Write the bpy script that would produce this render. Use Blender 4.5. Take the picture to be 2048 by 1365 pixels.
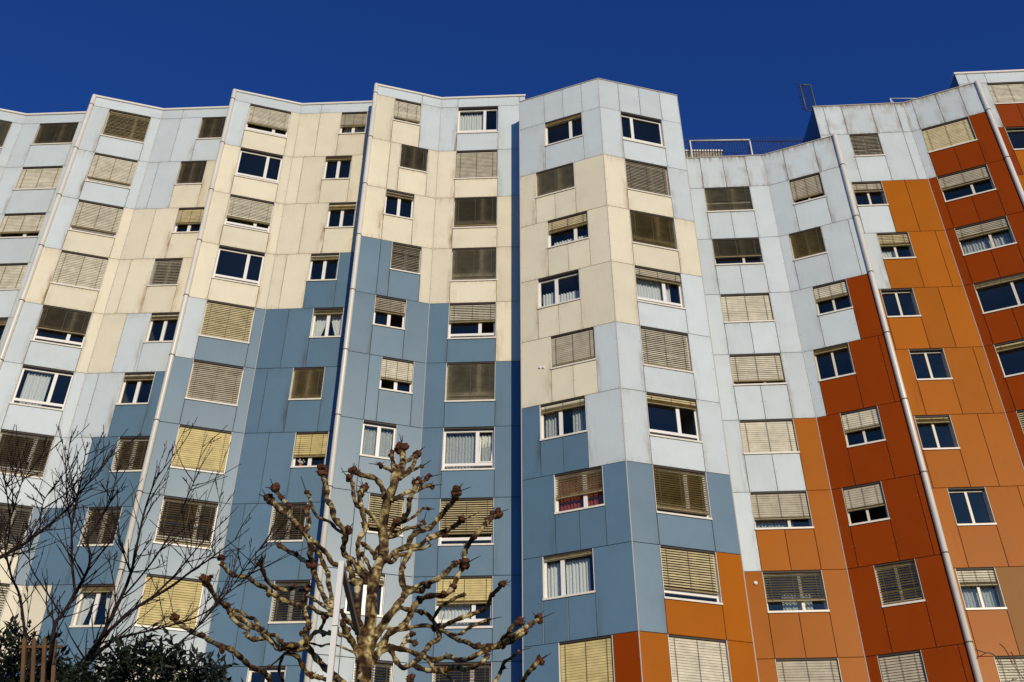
import bpy, math, random
from mathutils import Vector
R = math.radians
random.seed(7)
for o in list(bpy.data.objects): bpy.data.objects.remove(o)
scn = bpy.context.scene
COL = scn.collection
# ------------------------------------------------------------------ camera
FPX, PITCH, EYE, H = 2151.43, R(37.131), 1.6, 2.8
cd = bpy.data.cameras.new('camera'); cam = bpy.data.objects.new('camera', cd); COL.objects.link(cam)
cd.sensor_width = 36; cd.lens = FPX / 2048 * 36; cd.clip_start = .1; cd.clip_end = 3000
cam.location = (0, 0, EYE); cam.rotation_euler = (R(90) + PITCH, 0, 0)
scn.camera = cam
# ------------------------------------------------------------------ sky and sun
SUN_ELEV, SUN_AZ = R(15.5), R(162)            # azimuth measured from +Y towards +X
w = bpy.data.worlds.new('World'); scn.world = w; w.use_nodes = True
nt = w.node_tree; nt.nodes.clear()
sky = nt.nodes.new('ShaderNodeTexSky'); sky.sky_type = 'NISHITA'; sky.sun_disc = False
sky.sun_elevation = SUN_ELEV; sky.sun_rotation = SUN_AZ
sky.altitude = 1200; sky.air_density = 1.0; sky.dust_density = 0.6; sky.ozone_density = 3.0
mx = nt.nodes.new('ShaderNodeMix'); mx.data_type = 'RGBA'; mx.blend_type = 'MULTIPLY'
mx.inputs[0].default_value = 1; mx.inputs[7].default_value = (.23, .56, 1.30, 1)
bg = nt.nodes.new('ShaderNodeBackground'); bg.inputs[1].default_value = .092
wo = nt.nodes.new('ShaderNodeOutputWorld')
nt.links.new(sky.outputs[0], mx.inputs[6]); nt.links.new(mx.outputs[2], bg.inputs[0]); nt.links.new(bg.outputs[0], wo.inputs[0])
sl = bpy.data.lights.new('sun', 'SUN'); sl.energy = 3.3; sl.angle = R(.53); sl.color = (1, .87, .64)
so = bpy.data.objects.new('sun', sl); COL.objects.link(so)
sd = Vector((math.sin(SUN_AZ) * math.cos(SUN_ELEV), math.cos(SUN_AZ) * math.cos(SUN_ELEV), math.sin(SUN_ELEV)))
so.rotation_euler = (-sd).to_track_quat('-Z', 'Y').to_euler(); so.location = sd * 100
scn.view_settings.view_transform = 'Standard'; scn.view_settings.look = 'None'
scn.view_settings.gamma = 1; scn.view_settings.exposure = 0.0
scn.render.engine = 'CYCLES'
scn.cycles.max_bounces = 8; scn.cycles.transparent_max_bounces = 16
# ------------------------------------------------------------------ materials
def newmat(name):
    m = bpy.data.materials.new(name); m.use_nodes = True
    n = m.node_tree.nodes; b = n['Principled BSDF']
    return m, m.node_tree, n, b
def plain(name, rgb, rough=.6, spec=.4, metal=0, var=.0, vscale=8):
    m, t, n, b = newmat(name)
    b.inputs['Base Color'].default_value = (*rgb, 1); b.inputs['Roughness'].default_value = rough
    b.inputs['Specular IOR Level'].default_value = spec; b.inputs['Metallic'].default_value = metal
    if var:
        tc = n.new('ShaderNodeTexCoord'); nz = n.new('ShaderNodeTexNoise'); nz.inputs['Scale'].default_value = vscale; nz.inputs['Detail'].default_value = 5
        rp = n.new('ShaderNodeMapRange'); rp.inputs['From Min'].default_value = .3; rp.inputs['From Max'].default_value = .7
        rp.inputs['To Min'].default_value = 1 - var; rp.inputs['To Max'].default_value = 1 + var
        hv = n.new('ShaderNodeHueSaturation'); hv.inputs['Color'].default_value = (*rgb, 1)
        t.links.new(tc.outputs['Object'], nz.inputs['Vector']); t.links.new(nz.outputs[0], rp.inputs[0]); t.links.new(rp.outputs[0], hv.inputs['Value']); t.links.new(hv.outputs[0], b.inputs['Base Color'])
    return m
def math_node(n, t, op, a, b=None, clamp=False):
    k = n.new('ShaderNodeMath'); k.operation = op; k.use_clamp = clamp
    for i, v in enumerate((a, b)):
        if v is None: continue
        if isinstance(v, (int, float)): k.inputs[i].default_value = v
        else: t.links.new(v, k.inputs[i])
    return k.outputs[0]
def paint(name, rgb, stain_rgb, rough=.4, spec=.5):
    """weathered enamelled facade panel; object colour alpha = how stained this panel is"""
    m, t, n, b = newmat(name); L = t.links.new
    oi = n.new('ShaderNodeObjectInfo')
    uvn = n.new('ShaderNodeUVMap'); uvn.uv_map = 'unit'
    uvm = n.new('ShaderNodeUVMap'); uvm.uv_map = 'metre'
    sx = n.new('ShaderNodeSeparateXYZ'); L(uvn.outputs[0], sx.inputs[0])
    M = lambda op, a, b_=None, c=False: math_node(n, t, op, a, b_, c)
    # vector shifted per panel so that no two panels repeat
    off = n.new('ShaderNodeVectorMath'); off.operation = 'ADD'
    cb = n.new('ShaderNodeCombineXYZ'); L(M('MULTIPLY', oi.outputs['Random'], 97.), cb.inputs[0]); L(M('MULTIPLY', oi.outputs['Random'], 61.), cb.inputs[1])
    L(uvm.outputs[0], off.inputs[0]); L(cb.outputs[0], off.inputs[1])
    def noise(sc, detail, stretch):
        mp = n.new('ShaderNodeMapping'); mp.inputs['Scale'].default_value = stretch
        L(off.outputs[0], mp.inputs[0])
        nz = n.new('ShaderNodeTexNoise'); nz.inputs['Scale'].default_value = sc; nz.inputs['Detail'].default_value = detail
        L(mp.outputs[0], nz.inputs['Vector']); return nz.outputs[0]
    streak = noise(5, 4, (1.6, .22, 1)); mott = noise(1.1, 5, (1, 1, 1)); fine = noise(60, 3, (1, 1, 1)); streak2 = noise(16, 3, (1.5, .1, 1))
    oc = n.new('ShaderNodeSeparateColor'); L(oi.outputs['Color'], oc.inputs[0])
    fall = lambda x, wd, pw: M('POWER', M('SUBTRACT', 1., M('DIVIDE', x, wd), True), pw)
    xl, xr = sx.outputs[0], M('SUBTRACT', 1., sx.outputs[0])
    low = n.new('ShaderNodeMapRange'); low.interpolation_type = 'SMOOTHSTEP'; low.inputs['From Min'].default_value = .72; low.inputs['From Max'].default_value = .40; low.inputs['To Min'].default_value = .15; low.inputs['To Max'].default_value = 1.
    L(sx.outputs[1], low.inputs[0])
    edge = M('ADD', M('MULTIPLY', fall(xl, .38, 1.7), oc.outputs[0]), M('MULTIPLY', fall(xr, .38, 1.7), oc.outputs[1]))
    edge = M('MULTIPLY', edge, low.outputs[0])
    thin = M('MULTIPLY', M('MAXIMUM', fall(xl, .05, 1.5), fall(xr, .05, 1.5)), .35)
    edge = M('MAXIMUM', edge, thin)
    topd = M('POWER', M('SUBTRACT', 1., M('DIVIDE', M('SUBTRACT', 1., sx.outputs[1]), .3), True), 2.2)
    botd = M('MULTIPLY', M('POWER', M('SUBTRACT', 1., M('DIVIDE', sx.outputs[1], .14), True), 2.), .7)
    msk = M('MAXIMUM', M('MAXIMUM', edge, M('MULTIPLY', topd, M('MULTIPLY', oc.outputs[2], .8))), M('MULTIPLY', botd, .5))
    def remap(x, a, b_):
        r = n.new('ShaderNodeMapRange'); r.inputs['From Min'].default_value = a; r.inputs['From Max'].default_value = b_; L(x, r.inputs[0]); return r.outputs[0]
    st = M('MULTIPLY', msk, remap(streak, .36, .68))
    st = M('ADD', st, M('MULTIPLY', remap(mott, .52, .8), M('MULTIPLY', oi.outputs['Alpha'], .16)))
    st = M('ADD', st, M('MULTIPLY', M('MULTIPLY', remap(streak2, .55, .75), topd), .4))
    st = M('MULTIPLY', st, oi.outputs['Alpha'], True)
    val = M('ADD', .91, M('MULTIPLY', oi.outputs['Random'], .14))
    val = M('ADD', val, M('MULTIPLY', M('SUBTRACT', mott, .5), .20)); val = M('ADD', val, M('MULTIPLY', M('SUBTRACT', streak2, .5), .10)); val = M('ADD', val, M('MULTIPLY', M('SUBTRACT', fine, .5), .10))
    hv = n.new('ShaderNodeHueSaturation'); hv.inputs['Color'].default_value = (*rgb, 1); L(val, hv.inputs['Value'])
    mixc = n.new('ShaderNodeMix'); mixc.data_type = 'RGBA'; L(st, mixc.inputs[0]); L(hv.outputs[0], mixc.inputs[6]); mixc.inputs[7].default_value = (*stain_rgb, 1)
    L(mixc.outputs[2], b.inputs['Base Color'])
    L(M('ADD', rough - .05, M('MULTIPLY', mott, .1)), b.inputs['Roughness'])
    b.inputs['Specular IOR Level'].default_value = spec
    bp = n.new('ShaderNodeBump'); bp.inputs['Strength'].default_value = .05; bp.inputs['Distance'].default_value = .02
    L(mott, bp.inputs['Height']); L(bp.outputs[0], b.inputs['Normal'])
    return m
BROWN = (.17, .11, .055)
PAINT = {'b': paint('light_blue_panel', (.565, .625, .625), (.25, .19, .11), .42, .28),
         'c': paint('cream_panel', (.735, .67, .49), (.29, .17, .055), .45, .26),
         's': paint('steel_blue_panel', (.102, .182, .240), (.06, .068, .068), .38, .55),
         'o': paint('orange_panel', (.39, .112, .003), (.26, .06, .002), .36, .065),
         'r': paint('rust_red_panel', (.25, .040, .0010), (.14, .02, .001), .46, .05),
         'n': paint('taupe_panel', (.29, .135, .04), (.14, .09, .05), .5, .06)}
M_BACK = plain('facade_backing', (.055, .045, .035), .8)
M_SIDE = plain('side_render', (.10, .16, .24), .7, var=.1, vscale=1)
M_WHITE = plain('white_frame', (.80, .77, .70), .35, .5)
M_CREAMF = plain('cream_frame', (.66, .60, .47), .4, .5)
M_SILL = plain('sill_metal', (.74, .68, .56), .38, .5, var=.08)
M_COPE = plain('coping_metal', (.80, .75, .66), .35, .5)
M_COPE2 = plain('dull_coping', (.50, .44, .36), .45, .4)
M_PIPE = plain('pipe_enamel', (.70, .66, .57), .35, .5, var=.06, vscale=.7)
M_CLAMP = plain('clamp_rust', (.12, .075, .04), .6)
M_TRIM = plain('corner_trim', (.50, .47, .41), .35, .5)
M_HOUS = plain('blind_housing', (.035, .024, .018), .6)
M_SLAT = plain('blind_slat', (.62, .52, .29), .5, .3)
SLATS = [M_SLAT, plain('blind_slat_beige', (.66, .60, .44), .5, .3), plain('blind_slat_yellow', (.62, .50, .21), .5, .3), plain('blind_slat_grey', (.48, .42, .30), .55, .25), plain('blind_slat_faded', (.55, .45, .24), .55, .25)]
for m_i in SLATS:
    t_i = m_i.node_tree; n_i = t_i.nodes; tc_i = n_i.new('ShaderNodeTexCoord'); nz_i = n_i.new('ShaderNodeTexNoise'); nz_i.inputs['Scale'].default_value = 3.5; nz_i.inputs['Detail'].default_value = 5
    hv_i = n_i.new('ShaderNodeHueSaturation'); hv_i.inputs['Color'].default_value = n_i['Principled BSDF'].inputs['Base Color'].default_value; mr_i = n_i.new('ShaderNodeMapRange'); mr_i.inputs['From Min'].default_value = .3; mr_i.inputs['From Max'].default_value = .7; mr_i.inputs['To Min'].default_value = .78; mr_i.inputs['To Max'].default_value = 1.1
    t_i.links.new(tc_i.outputs['Object'], nz_i.inputs['Vector']); t_i.links.new(nz_i.outputs[0], mr_i.inputs[0]); t_i.links.new(mr_i.outputs[0], hv_i.inputs['Value']); t_i.links.new(hv_i.outputs[0], n_i['Principled BSDF'].inputs['Base Color'])
M_RAIL = plain('blind_rail', (.34, .27, .13), .5)
M_TAPE = plain('blind_tape', (.10, .085, .05), .8)
M_ROOM = plain('room_walls', (.20, .19, .18), .9, .1)
M_CURT = plain('curtain_cloth', (.80, .80, .74), .9, .1)
M_LACE = plain('lace_cloth', (.80, .82, .76), .9, .1)
M_REDC = plain('red_cloth', (.36, .075, .04), .9, .1)
M_ROOF = plain('roof_felt', (.12, .115, .11), .9)
M_RIVET = plain('rivet', (.16, .13, .10), .5)
M_GALV = plain('galvanised', (.13, .125, .12), .5, .5, .3)
M_WRAIL = plain('white_rail', (.72, .72, .70), .4)
M_WIRE = plain('dark_wire', (.02, .025, .05), .6)
M_TWIG = plain('dark_twig', (.024, .013, .010), .8, .2, var=.3, vscale=20)
M_POST = plain('white_post', (.70, .68, .63), .4, var=.05, vscale=3)
M_POSTD = plain('arm_metal', (.16, .12, .09), .45)
M_WOOD = plain('weathered_wood', (.12, .062, .024), .8, var=.3, vscale=9)
def glassmat():
    m = bpy.data.materials.new('window_glass'); m.use_nodes = True; t = m.node_tree; n = t.nodes; n.clear(); L = t.links.new
    lw = n.new('ShaderNodeLayerWeight'); lw.inputs[0].default_value = .5
    p = math_node(n, t, 'POWER', lw.outputs['Facing'], 4.0); f = math_node(n, t, 'ADD', .125, math_node(n, t, 'MULTIPLY', p, .8), True)
    tr = n.new('ShaderNodeBsdfTransparent'); tr.inputs[0].default_value = (.80, .84, .86, 1)
    gl = n.new('ShaderNodeBsdfGlossy'); gl.inputs['Roughness'].default_value = .012; gl.inputs[0].default_value = (1, .84, .54, 1)
    tc = n.new('ShaderNodeTexCoord'); nz = n.new('ShaderNodeTexNoise'); nz.inputs['Scale'].default_value = .8
    bp = n.new('ShaderNodeBump'); bp.inputs['Strength'].default_value = .02; L(tc.outputs['Object'], nz.inputs['Vector']); L(nz.outputs[0], bp.inputs['Height']); L(bp.outputs[0], gl.inputs['Normal'])
    mi = n.new('ShaderNodeMixShader'); L(f, mi.inputs[0]); L(tr.outputs[0], mi.inputs[1]); L(gl.outputs[0], mi.inputs[2])
    o = n.new('ShaderNodeOutputMaterial'); L(mi.outputs[0], o.inputs[0]); return m
M_GLASS = glassmat()
def lacemat(name, m):
    t = m.node_tree; n = t.nodes; b = n['Principled BSDF']; L = t.links.new
    tc = n.new('ShaderNodeTexCoord'); vo = n.new('ShaderNodeTexVoronoi'); vo.inputs['Scale'].default_value = 26
    L(tc.outputs['Object'], vo.inputs['Vector'])
    a = n.new('ShaderNodeMapRange'); a.inputs['From Min'].default_value = .15; a.inputs['From Max'].default_value = .5; a.inputs['To Min'].default_value = 1; a.inputs['To Max'].default_value = .6
    L(vo.outputs['Distance'], a.inputs[0]); L(a.outputs[0], b.inputs['Alpha'])
lacemat('lace', M_LACE)
def barkmat():
    m, t, n, b = newmat('plane_bark'); L = t.links.new
    tc = n.new('ShaderNodeTexCoord')
    n1 = n.new('ShaderNodeTexNoise'); n1.inputs['Scale'].default_value = 9; n1.inputs['Detail'].default_value = 4; n1.inputs['Distortion'].default_value = .6
    L(tc.outputs['Object'], n1.inputs['Vector'])
    cr = n.new('ShaderNodeValToRGB'); cr.color_ramp.interpolation = 'EASE'; e = cr.color_ramp.elements
    e[0].position = .40; e[0].color = (.030, .014, .006, 1); e[1].position = .64; e[1].color = (.62, .50, .25, 1)
    for p, c in ((.47, (.11, .060, .022, 1)), (.53, (.22, .155, .058, 1)), (.585, (.38, .29, .11, 1))):
        k = e.new(p); k.color = c
    L(n1.outputs[0], cr.inputs[0])
    n2 = n.new('ShaderNodeTexNoise'); n2.inputs['Scale'].default_value = 45; n2.inputs['Detail'].default_value = 4; L(tc.outputs['Object'], n2.inputs['Vector'])
    mxx = n.new('ShaderNodeMix'); mxx.data_type = 'RGBA'; mxx.blend_type = 'MULTIPLY'; mxx.inputs[0].default_value = .6
    L(cr.outputs[0], mxx.inputs[6]); g = n.new('ShaderNodeMapRange'); g.inputs['From Min'].default_value = .35; g.inputs['From Max'].default_value = .6; g.inputs['To Min'].default_value = .35; L(n2.outputs[0], g.inputs[0]); L(g.outputs[0], mxx.inputs[7])
    L(mxx.outputs[2], b.inputs['Base Color']); b.inputs['Roughness'].default_value = .8; b.inputs['Specular IOR Level'].default_value = .2
    bp = n.new('ShaderNodeBump'); bp.inputs['Strength'].default_value = .6; bp.inputs['Distance'].default_value = .02; L(n2.outputs[0], bp.inputs['Height']); L(bp.outputs[0], b.inputs['Normal'])
    return m
M_BARK = barkmat()
M_KNOB = plain('knob_bark', (.078, .029, .013), .85, .2, var=.85, vscale=30)
def leafmat():
    m, t, n, b = newmat('evergreen_leaf'); L = t.links.new
    oi = n.new('ShaderNodeTexCoord'); nz = n.new('ShaderNodeTexNoise'); nz.inputs['Scale'].default_value = 9; L(oi.outputs['Object'], nz.inputs['Vector'])
    cr = n.new('ShaderNodeValToRGB'); e = cr.color_ramp.elements; e[0].position = .35; e[0].color = (.004, .007, .003, 1); e[1].position = .7; e[1].color = (.016, .022, .007, 1)
    L(nz.outputs[0], cr.inputs[0]); L(cr.outputs[0], b.inputs['Base Color']); b.inputs['Roughness'].default_value = .5; b.inputs['Specular IOR Level'].default_value = .25; return m
M_LEAF = leafmat()
M_DRY = plain('dry_leaf', (.20, .07, .02), .7, var=.5, vscale=30)
# ------------------------------------------------------------------ helpers
def link(name, verts, faces, mat, parent=None, smooth=False):
    me = bpy.data.meshes.new(name); me.from_pydata(verts, [], faces); me.update()
    if smooth: me.polygons.foreach_set('use_smooth', [True] * len(me.polygons))
    if mat: me.materials.append(mat)
    o = bpy.data.objects.new(name, me); COL.objects.link(o)
    if parent: o.parent = parent
    return o
class MB:
    def __init__(s): s.v = []; s.f = []
    def hexa(s, p):           # 8 points: bottom 4 (ccw), top 4
        k = len(s.v); s.v += [tuple(q) for q in p]
        s.f += [tuple(k + i for i in f) for f in ((0, 3, 2, 1), (4, 5, 6, 7), (0, 1, 5, 4), (1, 2, 6, 5), (2, 3, 7, 6), (3, 0, 4, 7))]
    def box(s, x0, x1, y0, y1, z0, z1):
        s.hexa([(x0, y0, z0), (x1, y0, z0), (x1, y1, z0), (x0, y1, z0), (x0, y0, z1), (x1, y0, z1), (x1, y1, z1), (x0, y1, z1)])
    def quad(s, *p):
        k = len(s.v); s.v += [tuple(q) for q in p]; s.f.append(tuple(range(k, k + len(p))))
    def tube(s, pts, rad, sides=8, cap=True, jit=0):
        pts = [Vector(p) for p in pts]; n = len(pts); k0 = len(s.v)
        if isinstance(rad, (int, float)): rad = [rad] * n
        prev = None
        for i, p in enumerate(pts):
            d = (pts[min(i + 1, n - 1)] - pts[max(i - 1, 0)]).normalized()
            if prev is None:
                a = d.orthogonal().normalized()
            else:
                a = (prev - d * prev.dot(d)); a = a.normalized() if a.length > 1e-6 else d.orthogonal().normalized()
            prev = a; c = d.cross(a)
            for j in range(sides):
                t = 2 * math.pi * j / sides; r = rad[i] * (1 + (random.uniform(-jit, jit) if jit else 0))
                s.v.append(tuple(p + a * (math.cos(t) * r) + c * (math.sin(t) * r)))
        for i in range(n - 1):
            for j in range(sides):
                a0 = k0 + i * sides + j; a1 = k0 + i * sides + (j + 1) % sides
                s.f.append((a0, a1, a1 + sides, a0 + sides))
        if cap:
            s.f.append(tuple(k0 + j for j in reversed(range(sides)))); s.f.append(tuple(k0 + (n - 1) * sides + j for j in range(sides)))
    def build(s, name, mat, parent=None, smooth=False): return link(name, s.v, s.f, mat, parent, smooth)
def empty(name, loc, label=None, cat=None, group=None):
    o = bpy.data.objects.new(name, None); COL.objects.link(o); o.location = loc; o.empty_display_size = .3
    if label: o['label'] = label; o['category'] = cat
    if group: o['group'] = group
    return o
def tag(o, label, cat, group=None):
    o['label'] = label; o['category'] = cat
    if group: o['group'] = group
def keep(o, p):               # parent without moving the mesh that is written in world coordinates
    o.parent = p; o.matrix_parent_inverse = p.matrix_world.inverted(); return o
CP, SP = math.cos(PITCH), math.sin(PITCH)
def at(px, py, Y):            # the point at distance Y north of the camera position seen in that direction
    a = (px - 1024) / FPX; b = -(py - 682.5) / FPX
    d = Vector((a, CP - b * SP, SP + b * CP)); return Vector((0, 0, EYE)) + d * (Y / d.y)
# ------------------------------------------------------------------ ground
gm, t_, n_, b_ = newmat('ground_mat')
tc = n_.new('ShaderNodeTexCoord'); nz = n_.new('ShaderNodeTexNoise'); nz.inputs['Scale'].default_value = .6; nz.inputs['Detail'].default_value = 8
cr = n_.new('ShaderNodeValToRGB'); cr.color_ramp.elements[0].color = (.045, .06, .022, 1); cr.color_ramp.elements[1].color = (.10, .095, .055, 1)
t_.links.new(tc.outputs['Object'], nz.inputs['Vector']); t_.links.new(nz.outputs[0], cr.inputs[0]); t_.links.new(cr.outputs[0], b_.inputs['Base Color']); b_.inputs['Roughness'].default_value = .95
g = link('ground', [(-600, -600, 0), (600, -600, 0), (600, 600, 0), (-600, 600, 0)], [(0, 1, 2, 3)], gm); g['kind'] = 'structure'
pm = plain('paving', (.28, .27, .25), .9, var=.15, vscale=2)
pv = MB(); pv.box(-40, 45, 23, 27.5, -.05, .06); po = pv.build('pavement', pm); po['kind'] = 'structure'
# ------------------------------------------------------------------ building geometry (units of one storey, 2.8 m)
E = {'P1': (-6.637, 11.310), 'C1': (-5.621, 11.592), 'P2': (-4.379, 11.201), 'C2': (-3.372, 11.485), 'P3': (-2.123, 11.085), 'C3': (-1.124, 11.363),
     'S3': (.108, 11.307), 'T0': (.114, 10.945), 'T1': (1.287, 10.495), 'T2': (2.512, 10.818), 'C4': (3.718, 11.050), 'P4': (4.674, 10.668),
     'C5': (5.959, 10.887), 'P5': (6.938, 10.494), 'C6': (8.200, 10.724), 'P6': (9.20, 10.32), 'C0': (-7.870, 11.700), 'P0': (-8.896, 11.420)}
V2 = lambda k: Vector(E[k]) * H
BD = Vector((E['S3'][0] - E['C3'][0], E['S3'][1] - E['C3'][1])).normalized()
RD = Vector((math.cos(R(-3.2)), math.sin(R(-3.2))))
Z0 = {'L': 13.240, 'T': 12.252, 'R': 11.190, 'Q': 12.155, 'S': 13.128}
TOP = {'L': .219, 'T': .635, 'R': .634, 'Q': .643, 'S': .246}
zw = lambda z: EYE + H * z
GAP = .015
class Wall:
    def __init__(s, A, B, grp, rng):
        s.A = A; s.t = (B - A).normalized(); s.n = Vector((s.t.y, -s.t.x)); s.grp = grp; s.u0, s.u1 = rng[0] * H, rng[1] * H
    def P(s, u, w, z): p = s.A + s.t * u + s.n * w; return (p.x, p.y, z)
    def hexa(s, mb, u0, u1, w0, w1, z0, z1):
        mb.hexa([s.P(u0, w1, z0), s.P(u1, w1, z0), s.P(u1, w0, z0), s.P(u0, w0, z0), s.P(u0, w1, z1), s.P(u1, w1, z1), s.P(u1, w0, z1), s.P(u0, w0, z1)])
def panel(W, name, u0, u1, z0, z1, mat, parent, stain, rivets, dirt=(.3, .3, .5)):
    u0 += GAP / 2; u1 -= GAP / 2; z0 += GAP / 2; z1 -= GAP / 2
    if u1 - u0 < .02: return
    T = .03; j = [random.uniform(-.0022, .0022) for _ in range(4)]
    c = .006
    v = [W.P(u0, -T, z0), W.P(u1, -T, z0), W.P(u1, -T, z1), W.P(u0, -T, z1),
         W.P(u0, -c, z0), W.P(u1, -c, z0), W.P(u1, -c, z1), W.P(u0, -c, z1),
         W.P(u0 + c, j[0], z0 + c), W.P(u1 - c, j[1], z0 + c), W.P(u1 - c, j[2], z1 - c), W.P(u0 + c, j[3], z1 - c)]
    f = [(8, 9, 10, 11)] + [(4 + i, 4 + (i + 1) % 4, 8 + (i + 1) % 4, 8 + i) for i in range(4)] + [(i, (i + 1) % 4, 4 + (i + 1) % 4, 4 + i) for i in range(4)]
    o = link(name, v, f, mat, parent)
    me = o.data; a = me.uv_layers.new(name='unit'); b = me.uv_layers.new(name='metre')
    uw, zh = u1 - u0, z1 - z0
    q = [(0, 0), (1, 0), (1, 1), (0, 1)]
    for lp in me.loops:
        x, y = q[lp.vertex_index % 4]; a.data[lp.index].uv = (x, y); b.data[lp.index].uv = (x * uw, y * zh)
    o.color = (*dirt, stain)
    if rivets is not None:
        nz_ = max(2, round(zh / .62) + 1); nu_ = max(2, round(uw / .62) + 1)
        for i in range(nz_):
            for k in range(nu_):
                if 0 < i < nz_ - 1 and 0 < k < nu_ - 1: continue
                uu = u0 + .05 + (uw - .1) * k / (nu_ - 1); zz = z0 + .05 + (zh - .1) * i / (nz_ - 1)
                r = .013; b0 = len(rivets.v)
                rivets.v += [W.P(uu + r * math.cos(a_), .004, zz + r * math.sin(a_)) for a_ in (0, 1.047, 2.094, 3.1416, 4.189, 5.236)]
                rivets.f.append(tuple(range(b0, b0 + 6)))
    return o
# ---- windows --------------------------------------------------------
PITCHS = .082
def blind(W, win, u0, u1, zt, zs, tilt, frac):
    """external venetian blind; tilt = slat angle below horizontal in degrees"""
    u0 += .022; u1 -= .022; w = -.085; full = zt - zs - .10
    zb = zt - .075 - frac * full
    mb = MB(); hw = .050
    stack = .03 + (1 - frac) * .15
    z = zt - .085; a = R(tilt)
    wob = random.uniform(-.006, .006)
    while z > zb + stack:
        aa = a + R(random.gauss(0, 1.6) + (random.uniform(-14, 10) if random.random() < .04 else 0)); du, dz = math.cos(aa) * hw, math.sin(aa) * hw
        nu, nz = math.sin(aa) * .007, math.cos(aa) * .007
        k = len(mb.v); sag = (z - zb) / full * wob
        for uu in (u0, u1):
            zz = z + (sag if uu == u1 else 0)
            mb.v += [W.P(uu, w - du, zz + dz), W.P(uu, w + nu, zz + nz), W.P(uu, w + du, zz - dz)]
        mb.f += [(k, k + 1, k + 4, k + 3), (k + 1, k + 2, k + 5, k + 4)]
        z -= PITCHS
    zz = zb + stack
    while zz > zb + .028:                                   # slats packed on the bottom rail
        k = len(mb.v)
        mb.v += [W.P(u0, w - .038, zz), W.P(u0, w + .04, zz - .004), W.P(u1, w + .04, zz - .004), W.P(u1, w - .038, zz)]
        mb.f.append((k, k + 1, k + 2, k + 3)); zz -= .011
    if not mb.f: return
    o = mb.build('blind', SLATS[2] if tilt in (72, 78) else random.choice([SLATS[0], SLATS[1], SLATS[1], SLATS[3], SLATS[3], SLATS[4]]), win); o['kind'] = 'stuff'
    rb = MB(); W.hexa(rb, u0, u1, w - .03, w + .034, zb, zb + .026); rb.build('bottom_rail', M_RAIL, win)
    tp = MB()
    for f in ((.1, .5, .9) if u1 - u0 > 1.3 else (.14, .5, .86)):
        c = u0 + (u1 - u0) * f; W.hexa(tp, c - .007, c + .007, w + .043, w + .045, zb, zt - .07)
    tp.build('ladder_tape', M_TAPE, win)['kind'] = 'stuff'
def curtain(W, win, u0, u1, z0, z1, mat, amp=.03, pleat=.11, gather=0):
    mb = MB(); n = max(8, int((u1 - u0) / .02)); ph = random.uniform(0, 6); rows = 5
    for r in range(rows):
        fz = r / (rows - 1); z = z0 + (z1 - z0) * fz
        for i in range(n + 1):
            x = u0 + (u1 - u0) * i / n
            if gather: c = u0 if gather < 0 else u1; x = c + (x - c) * (.25 + .75 * fz ** .8)
            mb.v.append(W.P(x, -.36 + amp * math.sin(x / pleat * 6.28 + ph) + .4 * amp * math.sin(x / pleat * 2.9 + ph * 2), z))
    for r in range(rows - 1):
        for i in range(n):
            a = r * (n + 1) + i; mb.f.append((a, a + 1, a + n + 2, a + n + 1))
    mb.build('curtain', mat, win, True)
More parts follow.
